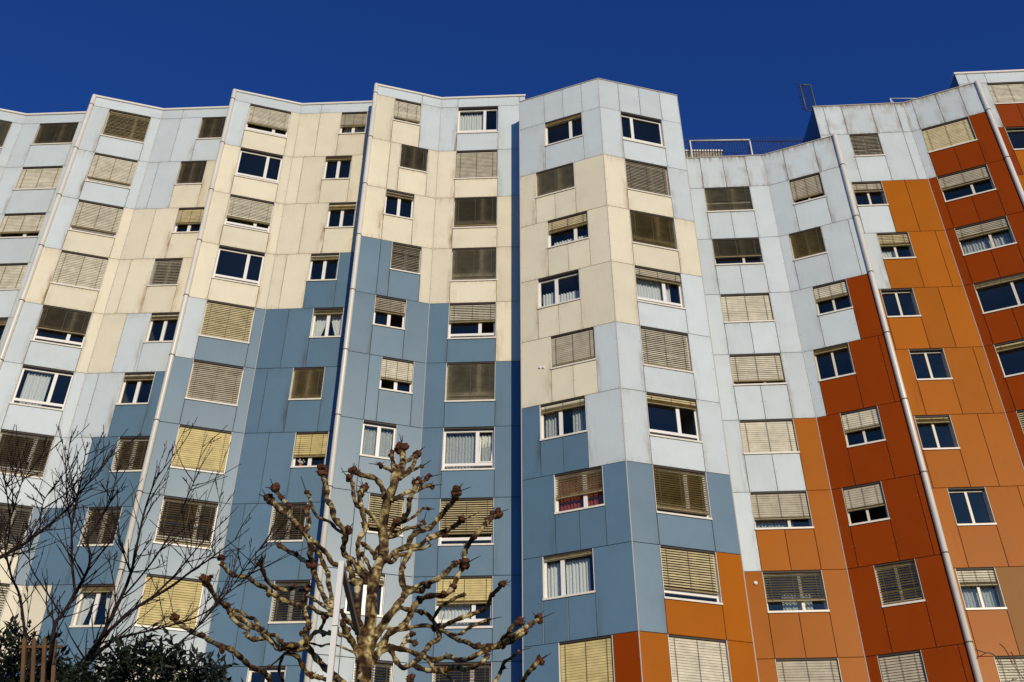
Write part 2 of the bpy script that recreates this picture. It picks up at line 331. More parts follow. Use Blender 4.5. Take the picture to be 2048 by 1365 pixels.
def window(W, parent, u0, u1, zt, zs, spec, style):
    """opening u0..u1, head at zt, sill at zs"""
    tilt, frac = spec[0], spec[1]; opt = spec[2] if len(spec) > 2 else {}
    fm = style.get('mat', M_WHITE)
    fr = MB(); F = lambda a, b, c, d, w0=-.215, w1=-.15: W.hexa(fr, a, b, w0, w1, c, d)
    # jamb linings (white sheet metal)
    W.hexa(fr, u0, u0 + .014, -.215, .006, zs + .004, zt - .012); W.hexa(fr, u1 - .014, u1, -.215, .006, zs + .004, zt - .012)
    a, b, ztf = u0 + .016, u1 - .016, zt - .055
    fw = style.get('fw', .065); bot = zs + .02
    F(a, a + fw, bot, ztf); F(b - fw, b, bot, ztf); F(a + fw, b - fw, ztf - fw, ztf); F(a + fw, b - fw, bot, bot + fw)
    lo = bot + fw; panes = []
    if style.get('strip'):
        F(a + fw, b - fw, lo + .125, lo + .125 + .105); panes.append((a + fw, b - fw, lo, lo + .125)); lo += .23
    mp = opt.get('m', style.get('m', .5)); mw = style.get('mw', .062)
    mu = a + (b - a) * mp
    F(mu - mw, mu + mw, lo, ztf - fw, -.215, -.144)
    op = opt.get('open', '')
    win = fr.build('window', fm, parent)
    L_, R_ = (a + fw, mu - mw, lo, ztf - fw), (mu + mw, b - fw, lo, ztf - fw)
    for side, q in (('l', L_), ('r', R_)):
        if side in op and 't' not in op: continue
        if side in op:                                         # sash tilted in at its head
            sm = MB(); s0, s1, q0, q1 = q; k = .30
            def SH(x0, x1, y0, y1):
                f0, f1 = (y0 - q0) / (q1 - q0) * k, (y1 - q0) / (q1 - q0) * k
                sm.hexa([W.P(x0, -.14 - f0, y0), W.P(x1, -.14 - f0, y0), W.P(x1, -.19 - f0, y0), W.P(x0, -.19 - f0, y0), W.P(x0, -.14 - f1, y1), W.P(x1, -.14 - f1, y1), W.P(x1, -.19 - f1, y1), W.P(x0, -.19 - f1, y1)])
            SH(s0 + .004, s0 + .05, q0 + .01, q1 - .01); SH(s1 - .05, s1 - .004, q0 + .01, q1 - .01); SH(s0 + .05, s1 - .05, q0 + .01, q0 + .06); SH(s0 + .05, s1 - .05, q1 - .06, q1 - .01)
            sh = sm.build('tilted_sash', fm, win)
            pm_ = MB(); pm_.quad(W.P(s0 + .05, -.165 - .03, q0 + .05), W.P(s1 - .05, -.195, q0 + .05), W.P(s1 - .05, -.165 - k + .03, q1 - .05), W.P(s0 + .05, -.165 - k + .03, q1 - .05)); pm_.build('pane', M_GLASS, win)
            continue
        panes.append(q)
    for (p0, p1, q0, q1) in panes:
        mb = MB(); mb.quad(W.P(p0 - .005, -.185, q0 - .005), W.P(p1 + .005, -.185, q0 - .005), W.P(p1 + .005, -.185 + random.uniform(-.003, .003), q1 + .005), W.P(p0 - .005, -.185 + random.uniform(-.003, .003), q1 + .005)); mb.build('pane', M_GLASS, win)
    sm = MB(); W.hexa(sm, u0 - .012, u1 + .012, -.21, .035, zs - .028, zs + .002); W.hexa(sm, u0 - .012, u1 + .012, .025, .037, zs - .062, zs - .0285)
    sm.build('sill', style.get('sillmat', M_SILL), win)
    hm = MB(); W.hexa(hm, u0 + .002, u1 - .002, -.2, -.034, zt - .05, zt - .004); hm.build('blind_housing', M_HOUS, win)
    rm = MB(); d0, d1 = -.285, -1.9; e = .05
    for q in (((u0 - e, d0, zs - .2), (u0 - e, d1, zs - .2), (u0 - e, d1, zt), (u0 - e, d0, zt)), ((u1 + e, d0, zs - .2), (u1 + e, d0, zt), (u1 + e, d1, zt), (u1 + e, d1, zs - .2)),
              ((u0 - e, d1, zs - .2), (u1 + e, d1, zs - .2), (u1 + e, d1, zt), (u0 - e, d1, zt)), ((u0 - e, d0, zt), (u0 - e, d1, zt), (u1 + e, d1, zt), (u1 + e, d0, zt)),
              ((u0 - e, d0, zs - .2), (u1 + e, d0, zs - .2), (u1 + e, d1, zs - .2), (u0 - e, d1, zs - .2))):
        rm.quad(*[W.P(*p) for p in q])
    rm.build('room', M_ROOM, win)
    if frac > 0: blind(W, win, u0 + .014, u1 - .014, zt, zs, tilt, frac)
    for c in opt.get('cur', []):
        a0, a1, c0, c1 = c[:4]; mt = {'w': M_CURT, 'l': M_LACE, 'r': M_REDC}[c[4]]
        curtain(W, win, u0 + (u1 - u0) * a0, u0 + (u1 - u0) * a1, zs - .1 + (zt - zs) * c0, zs + (zt - zs) * c1, mt, gather=c[5] if len(c) > 5 else 0)
    return win
T_, S_, D_ = 74, 58, 14            # slat angles: shut, half shut, open
C = lambda *a: {'cur': list(a)}
WS = {
 '0A': [(D_, 1), (T_, 1), (D_, 1), (T_, 1)],
 '0B': [(20, 1), (T_, 1), (T_, .78), (T_, .97), (D_, .2), (D_, .3), (T_, 1)],
 '1A': [(48, 1), (66, .85), (62, .86), (64, 1), (38, .62), (D_, 0, C((.1, .55, .05, .95, 'w'))), (34, .97), (34, .97), (50, 1), (T_, .7), (T_, 1)],
 '1B': [(22, 1), (26, 1), (68, .62), (48, 1), (66, .17), (66, .19), (30, 1), (40, 1), (70, .13, C((.0, .4, 0, 1, 'w', -1), (.6, 1, 0, 1, 'w', 1))), (T_, .6), (T_, 1)],
 '2A': [(64, .70), (D_, 0), (60, .72), (D_, 0), (56, 1), (54, 1), (78, .97), (42, .97), (72, 1), (T_, 1), (T_, .5)],
 '2B': [(66, .62, C((.1, .9, 0, .6, 'w'))), (66, .08), (66, .2), (66, .16), (66, .14, C((.02, .5, 0, 1, 'w', -1), (.5, .98, 0, 1, 'w', 1))), (36, 1), (72, .70), (42, 1), (38, 1), (D_, 0), (T_, 1)],
 '3A': [(66, .84), (28, 1), (66, .16), (50, 1), (54, .5, {'open': 'r'}), (66, .66, {'open': 'l'}), (D_, 0, C((.03, .97, 0, .92, 'l'))), (48, .86), (60, .22), (46, 1), (T_, 1)],
 '3B': [(D_, 0, C((.03, .66, 0, .93, 'w'))), (68, 1), (34, .92), (34, 1), (52, .52, {'open': 'r'}), (36, 1), (D_, 0, {'open': 'rt', 'cur': [(.03, .72, .0, .92, 'l'), (.72, .97, 0, .92, 'l')]}), (50, .76), (78, .52, C((.03, .6, 0, .6, 'w'))), (44, 1), (T_, 1)],
 'TL': [(T_, .07, {'m': .66}), (24, 1), (62, .42, {'m': .66, 'cur': [(.1, .9, 0, .35, 'w')]}), (D_, 0, {'m': .42, 'cur': [(.05, .35, 0, .62, 'w'), (.42, .95, 0, .5, 'w')]}), (70, .93), (70, .2, {'m': .42, 'cur': [(.03, .3, 0, 1, 'l'), (.65, .97, 0, 1, 'l')]}),
        (30, .62, {'m': .6, 'cur': [(.03, .97, 0, 1, 'r')]}), (D_, .05, {'m': .36, 'cur': [(.03, .36, 0, .9, 'w'), (.40, .86, 0, .9, 'w')]}), (78, 1), (T_, 1)],
 'TR': [(D_, 0, {'m': .28}), (52, 1), (30, 1), (62, .28, {'cur': [(.03, .6, .05, .8, 'w'), (.66, .8, .05, .8, 'w')]}), (52, .96), (62, .2, {'open': 'r'}), (36, .9), (54, .82), (76, 1), (T_, 1)],
 '4A': [(28, 1), (36, .68), (72, 1), (62, .88), (72, 1), (68, .74, C((.03, .7, 0, .5, 'l'))), (28, .74, C((.3, .8, 0, .5, 'l'))), (74, 1), (T_, 1), (T_, 1)],
 '4B': [(64, .82), (28, 1), (64, .5), (66, .08), (66, .56), (70, .62, {'open': 'lr'}), (22, .96), (66, 1), (T_, 1), (T_, 1)],
 '5A': [(50, 1), (68, .36), (60, .46, C((.05, .5, 0, .5, 'w'))), (D_, 0), (D_, 0), (70, .16), (D_, 0), (66, .4, C((.05, .95, 0, .7, 'l'))), (62, 1), (T_, 1)],
 '5B': [(70, 1), (66, .5), (60, .4, C((.05, .95, 0, .6, 'l'))), (66, .1, {'m': .68}), (66, .17), (46, 1), (T_, 1), (T_, 1), (T_, 1)],
 '6A': [(68, 1), (D_, 0), (T_, 1), (T_, 1), (T_, .5), (T_, 1), (T_, 1)]}
B3 = ['b b b']
COLS = {'0A': B3 * 4, '0B': B3 * 7,
 '1A': ['b b b', 'b b b', 'b c c', 'c c c', 'b b c', 'b b b', 'b b b', 'b c s', 'c c c', 's s s', 's s s'],
 '1B': ['bb b b', 'bb c c', 'cc c c', 'cc c c', 'cb b b', 'bb s s', 'bs s s', 'ss s s', 'cs s s', 'ss s s', 'ss s s'],
 '2A': ['b c c', 'c c c', 'c c c', 'c c c', 'b s s'] + ['s s s'] * 6,
 '2B': ['cc c c', 'cc c c', 'cc c c', 'cc s s'] + ['ss s s'] * 7,
 '3A': ['c c b', 'cc c c', 'c c c', 'ss s c', 's s s', 'ss s s', 's s s', 'ss s s', 's s s', 'ss s s', 's s s'],
 '3B': ['b b b', 'c c b', 'c c c', 'c c c', 's s c'] + ['s s s'] * 6,
 'TL': ['b b b', 'c c c', 'c c c', 'c c c', 'c c b', 's s b', 's s s', 's s s', 's r r', 'r r r'],
 'TR': ['b b b', 'c c b', 'c c c', 'c b b', 'b b b', 'b b b', 's s s', 's o o', 'o o o', 'o o o'],
 '4A': ['b b b'] * 4 + ['b b o', 'b o o'] + ['o o o'] * 4,
 '4B': ['b b b', 'b b bb', 'b b r', 'b r rr', 'r r r', 'r r rr', 'r r r', 'r r rr', 'r r r', 'r r rr'],
 '5A': ['b b bb', 'b b oo', 'b o oo', 'o o oo', 'o o oo', 'o o oo', 'o o oo', 'o o nn', 'o o nn', 'o o oo'],
 '5B': ['b r r'] + ['r r r'] * 8, '6A': ['b r r', 'r o o'] + ['o o o'] * 5}
def winpos(w, n):     # window position, sill ratio, left joints, right joints, spandrel split (storey units)
    ev = n % 2 == 0
    if w in ('1A', '2A', '0A'): return .259, .906, .603, [], [], []
    if w == '0B': return .266, .92, .49, [], [], []
    if w in ('1B', '2B'): return ((.660, 1.080) if ev else (.506, .926)) + (.5, [.326 if ev else .17], [], [])
    if w == '3A': return ((.299, .725) if ev else (.459, .885)) + (.5, [] if ev else [.301], [], [])
    if w == '3B': return .270, .910, .603, [], [], []
    if w == 'TL':
        a = (.394, .977) if ev else (.237, .817); return a + (.497, [], [], [] if n == 0 else [(a[0] + a[1]) / 2 - (.01 if ev else .012)])
    if w == 'TR': return .315, .967, .598, [], [], []
    if w in ('4A',): return -.938, -.280, .473, [], [], [-.610]
    if w == '4B': return ((.283, .724) if ev else (.124, .566)) + (.477, [], [] if ev else [.93], [])
    if w == '5A': return ((-.935, -.502) if ev else (-1.088, -.660)) + (.47, [], [-.135 if ev else -.333], [])
    if w == '5B': return .122, .792, .497, [], [], [.463]
    return -.92, -.28, .48, [], [], [-.6]
STYLE = {'1A': dict(strip=1, m=.665), '2A': dict(strip=1, m=.665), '0A': dict(m=.6), '0B': dict(m=.62), '3B': dict(strip=1, m=.665), 'TR': dict(strip=1, m=.63),
         '1B': {}, '2B': {}, '3A': {}, 'TL': dict(m=.6, fw=.055), '4A': dict(m=.62, mat=M_CREAMF, fw=.05, mw=.045), '4B': dict(mat=M_CREAMF, fw=.045, mw=.04),
         '5A': dict(mat=M_CREAMF, fw=.045, mw=.04), '5B': dict(m=.6, mat=M_CREAMF, fw=.045, mw=.045), '6A': dict(m=.6, mat=M_CREAMF, fw=.045, mw=.045)}
PARJ = {'TL': [.393, .69, .985], 'TR': [.314, .64, .977], '4A': [-.937, -.605, -.272], '4B': [.285, .727], '5A': [-1.208, -.939, -.5, -.13], '5B': [.122, .463, .795],
        '2B': [.326], '1B': [.33], '3A': [.728], '3B': [.265, 1.24], '6A': [-1.171, -.896, -.27]}
uend = (E['P2'][0] - E['C1'][0]) / BD.x
WALLS = {'0A': Wall(V2('P0'), V2('C0'), 'L', (0, 1.064)), '0B': Wall(V2('C0'), V2('C0') + BD, 'L', (0, uend)),
 '1A': Wall(V2('P1'), V2('C1'), 'L', (0, 1.054)), '1B': Wall(V2('C1'), V2('C1') + BD, 'L', (0, uend)),
 '2A': Wall(V2('P2'), V2('C2'), 'L', (0, 1.046)), '2B': Wall(V2('C2'), V2('C2') + BD, 'L', (0, uend + .008)),
 '3A': Wall(V2('P3'), V2('C3'), 'L', (0, 1.037)), '3B': Wall(V2('C3'), V2('S3'), 'L', (0, 1.335)),
 'TL': Wall(V2('T0'), V2('T1'), 'T', (0, 1.256)), 'TR': Wall(V2('T1'), V2('T2'), 'T', (0, 1.267)),
 '4A': Wall(V2('C4'), V2('C4') + RD, 'R', (-1.25, 0)), '4B': Wall(V2('C4'), V2('P4'), 'R', (0, 1.03)),
 '5A': Wall(V2('C5'), V2('C5') + RD, 'Q', (-1.355, 0)), '5B': Wall(V2('C5'), V2('P5'), 'Q', (0, 1.055)),
 '6A': Wall(V2('C6'), V2('C6') + RD, 'S', (-1.34, 0)), '6B': Wall(V2('C6'), V2('P6'), 'S', (0, 1.08))}
def facade(key, bld, rows):
    W = WALLS[key]; g = W.grp; zl = lambda n: zw(Z0[g] - n)
    back = MB(); riv = MB()
    BW = lambda a, b, c, d: W.hexa(back, a, b, -.28, -.0315, c, d)
    warm = key[0] in '45T6'
    # parapet
    zt = zw(Z0[g] + TOP[g]); z0_ = zl(0); js = [W.u0] + [j * H for j in PARJ.get(key, [])] + [W.u1]
    for a, b in zip(js[:-1], js[1:]):
        panel(W, 'parapet_panel', a, b, z0_, zt - .02, PAINT['b'], bld, random.uniform(1.3, 2.0) if key[0] in '45' else random.uniform(.2, .5), riv, (.5, .5, .8))
    BW(W.u0, W.u1, z0_, zt - .01)
    for n in range(rows):
        a, b, sr, lj, rj, sj = winpos(key, n); zt, zb = zl(n), zl(n + 1); zs = zt - sr * H
        L_, S1, R1 = COLS[key][min(n, len(COLS[key]) - 1)].split()
        a *= H; b *= H
        stain = (1.0 if n < 6 else .6) * (.95 if not warm else .8)
        lz = [W.u0] + [j * H for j in lj] + [a]; rz = [b] + [j * H for j in rj] + [W.u1]
        for i, (p, q) in enumerate(zip(lz[:-1], lz[1:])):
            panel(W, 'facade_panel', p, q, zb, zt, PAINT[L_[min(i, len(L_) - 1)]], bld, stain * random.uniform(.35, 1.3), riv, (.12, 1.1 if i == len(lz) - 2 else .12, random.uniform(.1, .6)))
        for i, (p, q) in enumerate(zip(rz[:-1], rz[1:])):
            panel(W, 'facade_panel', p, q, zb, zt, PAINT[R1[min(i, len(R1) - 1)]], bld, stain * random.uniform(.2, 1.1), riv, (.9 if i == 0 else .12, .12, random.uniform(.1, .6)))
        sz = [a] + [j * H for j in sj] + [b]
        for p, q in zip(sz[:-1], sz[1:]):
            panel(W, 'spandrel_panel', p, q, zb, zs - .02, PAINT[S1], bld, stain * random.uniform(.2, .9), riv, (.35, .35, random.uniform(.2, 1.0)))
        BW(W.u0, a, zb, zt); BW(b, W.u1, zb, zt); BW(a, b, zb, zs - .03)
        sp = WS[key][n] if n < len(WS[key]) else (T_, 1)
        if n <= 5 and sp[0] >= 52: sp = (min(80, sp[0] + (9.5 if sp[0] >= 60 else 6)),) + tuple(sp[1:])
        if sp[0] <= 46 and n > 5: sp = (4 + (sp[0] - 34) * .5,) + tuple(sp[1:])
        if 6 < sp[0] <= 38 and n <= 5: sp = (-15 + (sp[0] - 14) * .08,) + tuple(sp[1:])
        window(W, bld, a, b, zt, zs, sp, STYLE[key])
    BW(W.u0, W.u1, -.1, zl(rows))
    back.build('wall', M_BACK, bld)
    r = riv.build('rivets', M_RIVET, bld); r['kind'] = 'stuff'
    bm = MB(); W.hexa(bm, W.u0, W.u1, -.03, -.004, 0, zl(rows) - .02); bm.build('plinth_wall', PAINT_BASE2 if key[0] in '456' else PAINT_BASE, bld)
PAINT_BASE = plain('plinth_paint', (.16, .22, .30), .6)
PAINT_BASE2 = plain('plinth_orange', (.36, .10, .004), .6)
def coping(bld, key, white, dz=0, ext=(0, 0)):
    W = WALLS[key]; zt = zw(Z0[W.grp] + TOP[W.grp]) + dz; mb = MB()
    if white:
        prof = [(-.30, .0), (.045, .0), (.062, .03), (.062, .075), (.045, .105), (-.30, .11)]
    else:
        prof = [(-.30, .0), (.02, .0), (.028, .008), (.028, .035), (-.30, .04)]
    a, b = W.u0 - ext[0], W.u1 + ext[1]; n = len(prof)
    zb = -.055 if white else -.02
    mb.v = [W.P(a, w_, zt + z_ + zb) for w_, z_ in prof] + [W.P(b, w_, zt + z_ + zb) for w_, z_ in prof]
    mb.f = [(i, (i + 1) % n, n + (i + 1) % n, n + i) for i in range(n)] + [tuple(reversed(range(n))), tuple(range(n, 2 * n))]
    mb.build('coping', M_COPE if white else M_COPE2, bld)
def vwall(bld, name, p, q, z0, z1, mat, th=.2):
    """plain wall between two plan points (metres)"""
    p, q = Vector(p), Vector(q); t = (q - p).normalized(); n = Vector((t.y, -t.x)) * th
    mb = MB(); mb.hexa([(p.x, p.y, z0), (q.x, q.y, z0), (q.x - n.x, q.y - n.y, z0), (p.x - n.x, p.y - n.y, z0), (p.x, p.y, z1), (q.x, q.y, z1), (q.x - n.x, q.y - n.y, z1), (p.x - n.x, p.y - n.y, z1)])
    return mb.build(name, mat, bld)
def roof(bld, front, z, back):
    """front: plan points left to right; a slab from them to the back line"""
    pts = [(p.x, p.y + .15) for p in front] + [(front[-1].x, back), (front[0].x, back)]
    n = len(pts); v = [(x, y, z - .25) for x, y in pts] + [(x, y, z) for x, y in pts]
    f = [tuple(reversed(range(n))), tuple(range(n, 2 * n))] + [(i, (i + 1) % n, n + (i + 1) % n, n + i) for i in range(n)]
    link('roof', v, f, M_ROOF, bld)
def drainpipe(bld, key, grp, rows, out, top=0):
    p = V2(key); r = .098; zt = zw(Z0[grp] + TOP[grp]) + top
    c = p + Vector(out)
    mb = MB(); n = 14; zs_ = [zt, 0]
    # lengths of pipe between the storey joints
    zj = [zt] + [zw(Z0[grp] - k) for k in range(0, rows)] + [0]
    pipe = MB(); pipe.tube([(c.x, c.y, 0), (c.x, c.y, zt - .05), (c.x, c.y, zt)], [r, r, r * .8], n)
    po_ = pipe.build('drainpipe', M_PIPE, bld, True)
    for z in zj[1:-1]:
        cl = MB(); cl.tube([(c.x, c.y, z - .018), (c.x, c.y, z + .018)], r + .012, n); cl.build('pipe_joint', M_CLAMP, po_)
def trim(bld, key, grp, z_bot=0, off=.0, sz=.022):
    p = V2(key); zt = zw(Z0[grp] + TOP[grp]) - .03; mb = MB(); mb.tube([(p.x, p.y - off, z_bot), (p.x, p.y - off, zt)], sz * .62, 6); mb.build('corner_trim', M_TRIM, bld)
BACKY = 11.7 * H + 13
def ybase(k): return (V2(k).x, V2(k).y, 0)
# ---- left block
bl = empty('apartment_building', (-10, 31.5, 0), 'long zigzag apartment block in pale blue, cream and steel blue left of the projecting bay', 'building')
b2 = empty('apartment_building', (3.4, 30, 0), 'projecting angled bay tower with a tall parapet at the centre of the facade', 'building')
b3 = empty('apartment_building', (9.7, 31, 0), 'lowest block right of the tower, white turning to orange and rust, railing on its roof', 'building')
b4 = empty('apartment_building', (16, 31, 0), 'taller orange and rust block with brown stained parapet, behind the lower roof terrace', 'building')
b5 = empty('apartment_building', (22.5, 30.5, 0), 'highest block cut off by the right edge of the picture', 'building')
bpy.context.view_layer.update()
class Par:       # everything is written in world coordinates and hung under its building afterwards
    pass
_link = link
def link(name, verts, faces, mat, parent=None, smooth=False):
    if parent is not None:
        l = parent
        while l is not None: verts = [(x - l.location.x, y - l.location.y, z - l.location.z) for x, y, z in verts] if l.location.length else verts; l = l.parent
    return _link(name, verts, faces, mat, parent, smooth)
ROWS = {'0A': 4, '0B': 7, '1A': 11, '1B': 11, '2A': 11, '2B': 11, '3A': 11, '3B': 11, 'TL': 10, 'TR': 10, '4A': 9, '4B': 9, '5A': 10, '5B': 8, '6A': 9}
for k in ('0A', '0B', '1A', '1B', '2A', '2B', '3A', '3B'): facade(k, bl, ROWS[k])
for k in ('TL', 'TR'): facade(k, b2, ROWS[k])
for k in ('4A', '4B'): facade(k, b3, ROWS[k])
for k in ('5A', '5B'): facade(k, b4, ROWS[k])
facade('6A', b5, ROWS['6A'])
ztL = zw(Z0['L'] + TOP['L']) - .06
for k, d, e in (('0A', 0, (0, 0)), ('0B', .003, (0, -.01)), ('1A', 0, (.0, .0)), ('1B', .003, (0, -.01)), ('2A', 0, (.0, 0)), ('2B', .003, (0, -.01)), ('3A', 0, (.0, 0)), ('3B', .003, (0, .02))): coping(bl, k, True, d, e)
coping(b2, 'TL', False, 0, (.02, .01)); coping(b2, 'TR', False, .002, (0, .02)); coping(b3, '4A', False); coping(b3, '4B', False, .002); coping(b4, '5A', False, 0, (.03, 0)); coping(b4, '5B', False, .002); coping(b5, '6A', True, 0, (.04, 0))
for k in ('P1', 'P2', 'P3'):
    p = V2(k); vwall(bl, 'return_wall', (p.x + .03, p.y + 1.2), (p.x + .03, p.y + .14), 0, ztL, M_SIDE)
    drainpipe(bl, k, 'L', 11, (-.035, -.02), .03)
for k in ('C0', 'C1', 'C2', 'C3'): trim(bl, k, 'L')
eS = WALLS['3B'].P(WALLS['3B'].u1, -.03, 0)
vwall(bl, 'end_wall', (eS[0] - .2, BACKY), (eS[0] - .2, eS[1] + .26), 0, ztL, M_SIDE, -.2)
BE = lambda k: Vector(WALLS[k].P(WALLS[k].u1, 0, 0)[:2])
roof(bl, [V2('P0'), V2('C0'), BE('0B'), V2('P1'), V2('C1'), BE('1B'), V2('P2'), V2('C2'), BE('2B'), V2('P3'), V2('C3'), Vector((eS[0] - .2, eS[1]))], ztL - .35, BACKY)
vwall(bl, 'rear_wall', (eS[0] - .2, BACKY), (V2('P0').x, BACKY), 0, ztL, M_SIDE)
vwall(bl, 'end_wall', (V2('P0').x, BACKY), (V2('P0').x, V2('P0').y + .05), 0, ztL, M_SIDE)
# ---- tower
ztT = zw(Z0['T'] + TOP['T']) - .03; p0, p2 = V2('T0'), V2('T2')
vwall(b2, 'return_wall', (p0.x + .012, p0.y + 3.0), (p0.x + .012, p0.y + .012), 0, ztT, M_SIDE)
vwall(b2, 'return_wall', (p2.x - .012, p2.y + .012), (p2.x - .012, BACKY - 1), 0, ztT, M_SIDE)
roof(b2, [Vector((p0.x + .05, p0.y)), V2('T1'), Vector((p2.x - .05, p2.y))], ztT - .3, p0.y + 3.0)
vwall(b2, 'rear_wall', (p2.x - .3, p0.y + 3.0), (p0.x + .05, p0.y + 3.0), 0, ztT, M_SIDE)
for k in ('T0', 'T1', 'T2'): trim(b2, k, 'T', 0, -.006, .03)
# ---- bay 4
ztR = zw(Z0['R'] + TOP['R']) - .03; p4 = V2('P4'); a4 = WALLS['4A'].P(WALLS['4A'].u0, 0, 0)
vwall(b3, 'return_wall', (p4.x - .012, p4.y + .16), (p4.x - .012, p4.y + 1.1), 0, ztR, M_SIDE)
roof(b3, [Vector(a4[:2]), V2('C4'), Vector((p4.x, p4.y + .2))], ztR - .30, BACKY)
vwall(b3, 'rear_wall', (p4.x, BACKY), (a4[0], BACKY), 0, ztR, M_SIDE)
drainpipe(b3, 'P4', 'R', 10, (.03, -.03), .03); trim(b3, 'C4', 'R')
# ---- bay 5
ztQ = zw(Z0['Q'] + TOP['Q']) - .03; p5 = V2('P5'); a5 = WALLS['5A'].P(WALLS['5A'].u0, 0, 0)
vwall(b4, 'end_wall', (a5[0] + .004, BACKY), (a5[0] + .004, a5[1] + .02), 0, ztQ, M_SIDE)
vwall(b4, 'return_wall', (p5.x - .012, p5.y + .16), (p5.x - .012, p5.y + 1.1), 0, ztQ, M_SIDE)
roof(b4, [Vector((a5[0] + .1, a5[1])), V2('C5'), Vector((p5.x, p5.y + .2))], ztQ - .30, BACKY)
vwall(b4, 'rear_wall', (p5.x, BACKY), (a5[0], BACKY), 0, ztQ, M_SIDE)
drainpipe(b4, 'P5', 'Q', 10, (.03, -.03), .03); trim(b4, 'C5', 'Q')
# ---- bay 6
ztS = zw(Z0['S'] + TOP['S']) - .06; a6 = WALLS['6A'].P(WALLS['6A'].u0, 0, 0); c6 = V2('C6'); p6 = V2('P6')
vwall(b5, 'end_wall', (a6[0] + .004, BACKY), (a6[0] + .004, a6[1] + .02), 0, ztS, M_SIDE)
vwall(b5, 'side_facade', (c6.x, c6.y), (p6.x, p6.y), 0, ztS, plain('side_rust', (.225, .030, .001), .6))
vwall(b5, 'end_wall', (p6.x, p6.y), (p6.x, BACKY), 0, ztS, M_SIDE)
roof(b5, [Vector((a6[0] + .1, a6[1])), c6, p6], ztS - .3, BACKY); vwall(b5, 'rear_wall', (p6.x, BACKY), (a6[0], BACKY), 0, ztS, M_SIDE)
#@@TREES
# ------------------------------------------------------------------ roof terrace railing, mesh fence and frame
def rel(o): return o
YR = V2('C4').y
rail = empty('roof_railing', (7.6, YR + .25, ztR - .3), 'white tube railing on the low roof terrace beside the tower', 'railing')
def tpart(mb, name, mat, parent, smooth=True): return mb.build(name, mat, parent, smooth)
zr = ztR; yb = YR + .35
A_, B_ = at(1380, 284, yb), at(1499, 280.5, yb); A2_, B2_ = at(1383, 313, yb), at(1505, 309, yb)
zt_ = (A_.z + B_.z) / 2
for x in (A_.x, B_.x):
    m_ = MB(); m_.tube([(x, yb, ztR - .3), (x, yb, zt_)], .035, 8); tpart(m_, 'post', M_WRAIL, rail)
m_ = MB(); m_.tube([(A_.x, yb, zt_), (B_.x, yb - .05, zt_ + .01)], .032, 8); tpart(m_, 'top_rail', M_WRAIL, rail)
for x in (A_.x, B_.x):
    m_ = MB(); m_.tube([(x - .02, yb + .04, zt_ - .08), (x - .1, yb + .75, ztR - .32)], .022, 6); tpart(m_, 'brace', M_WIRE, rail)
# bare climber on the railing
cl = MB()
def wander(mb, p, d, n, step, r, wob=.5, up=0):
    pts = [p]; 
    for i in range(n):
        d = (d + Vector((random.uniform(-wob, wob), random.uniform(-wob, wob), random.uniform(-wob, wob) + up))).normalized(); p = p + d * step; pts.append(p)
    mb.tube(pts, [r * (1 - .7 * i / n) for i in range(n + 1)], 4, False); return pts
for i in range(26):
    x = random.uniform(A_.x - .1, B_.x + 1.6) if i > 8 else A_.x + random.uniform(-.15, .5)
    z = random.uniform(ztR - .2, zt_ + .05)
    wander(cl, Vector((x, yb + random.uniform(-.05, .1), z)), Vector((random.uniform(-1, 1), .1, random.uniform(-.6, 1))).normalized(), random.randint(5, 9), .09, .010, .55)
cv = cl.build('climber', M_TWIG, None); tag(cv, 'bare dark climber twisted round the white roof railing', 'climber')
# low roof box with pale coping
lb = empty('roof_box', (6.9, YR + 1.4, ztR - .3), 'low pale roof box with white coping behind the railing', 'roof box')
q0, q1 = at(1366, 303, YR + 1.3), at(1443, 301, YR + 1.3)
m_ = MB(); m_.box(q0.x - .6, q1.x, YR + 1.3, YR + 2.6, ztR - .31, q1.z - .1); m_.build('housing', PAINT['b'], lb)
m_ = MB(); m_.box(q0.x - .6, q1.x + .05, YR + 1.25, YR + 2.65, q1.z - .1, q1.z); m_.build('coping', M_COPE, lb)
# wire mesh fence along the terrace
yf = YR + .9; f0, f1 = at(1372, 278, yf), at(1606, 272, yf)
fz = f0.z + .1
fen = empty('mesh_fence', ((f0.x + f1.x) / 2, yf, ztR - .3), 'fine dark wire mesh fence at the back of the roof terrace', 'fence')
m_ = MB(); n = 44
for i in range(n + 1):
    x = f0.x + (f1.x - f0.x) * i / n; m_.tube([(x, yf, ztR - .3), (x, yf, fz + random.uniform(-.04, .05))], .014, 4)
o_ = m_.build('wires', M_WIRE, fen); o_['kind'] = 'stuff'
for zz in (fz - .28,):
    m_ = MB(); m_.tube([(f0.x, yf, zz), (f1.x, yf, zz + .03)], .022, 5); m_.build('wire_rail', M_WIRE, fen)
# upright tube frame at the corner of the higher roof
yq = a5[1] + .5; F = [at(1599, 170, yq), at(1621, 172, yq), at(1635, 222, yq), at(1614, 222, yq)]
fx0, fx1 = (F[0].x + F[3].x) / 2, F[1].x; fz0, fz1 = F[3].z, F[0].z
ff = empty('roof_frame', (fx1, yq, ztQ), 'rusty upright tube frame at the corner of the stained roof parapet', 'frame')
for nm, p, q in (('side_tube', (fx0, yq, fz0), (fx0, yq, fz1)), ('side_tube', (fx1, yq, ztQ - .31), (fx1, yq, fz1)), ('cross_tube', (fx0, yq, fz1), (fx1, yq, fz1)), ('cross_tube', (fx0, yq, fz0), (fx1, yq, fz0))):
    m_ = MB(); m_.tube([p, q], .028, 8); m_.build(nm, M_GALV, ff, True)
m_ = MB()
for i in range(6):
    x = fx0 + (fx1 - fx0) * (i + .5) / 6; m_.tube([(x, yq, fz0), (x, yq, fz1)], .007, 3)
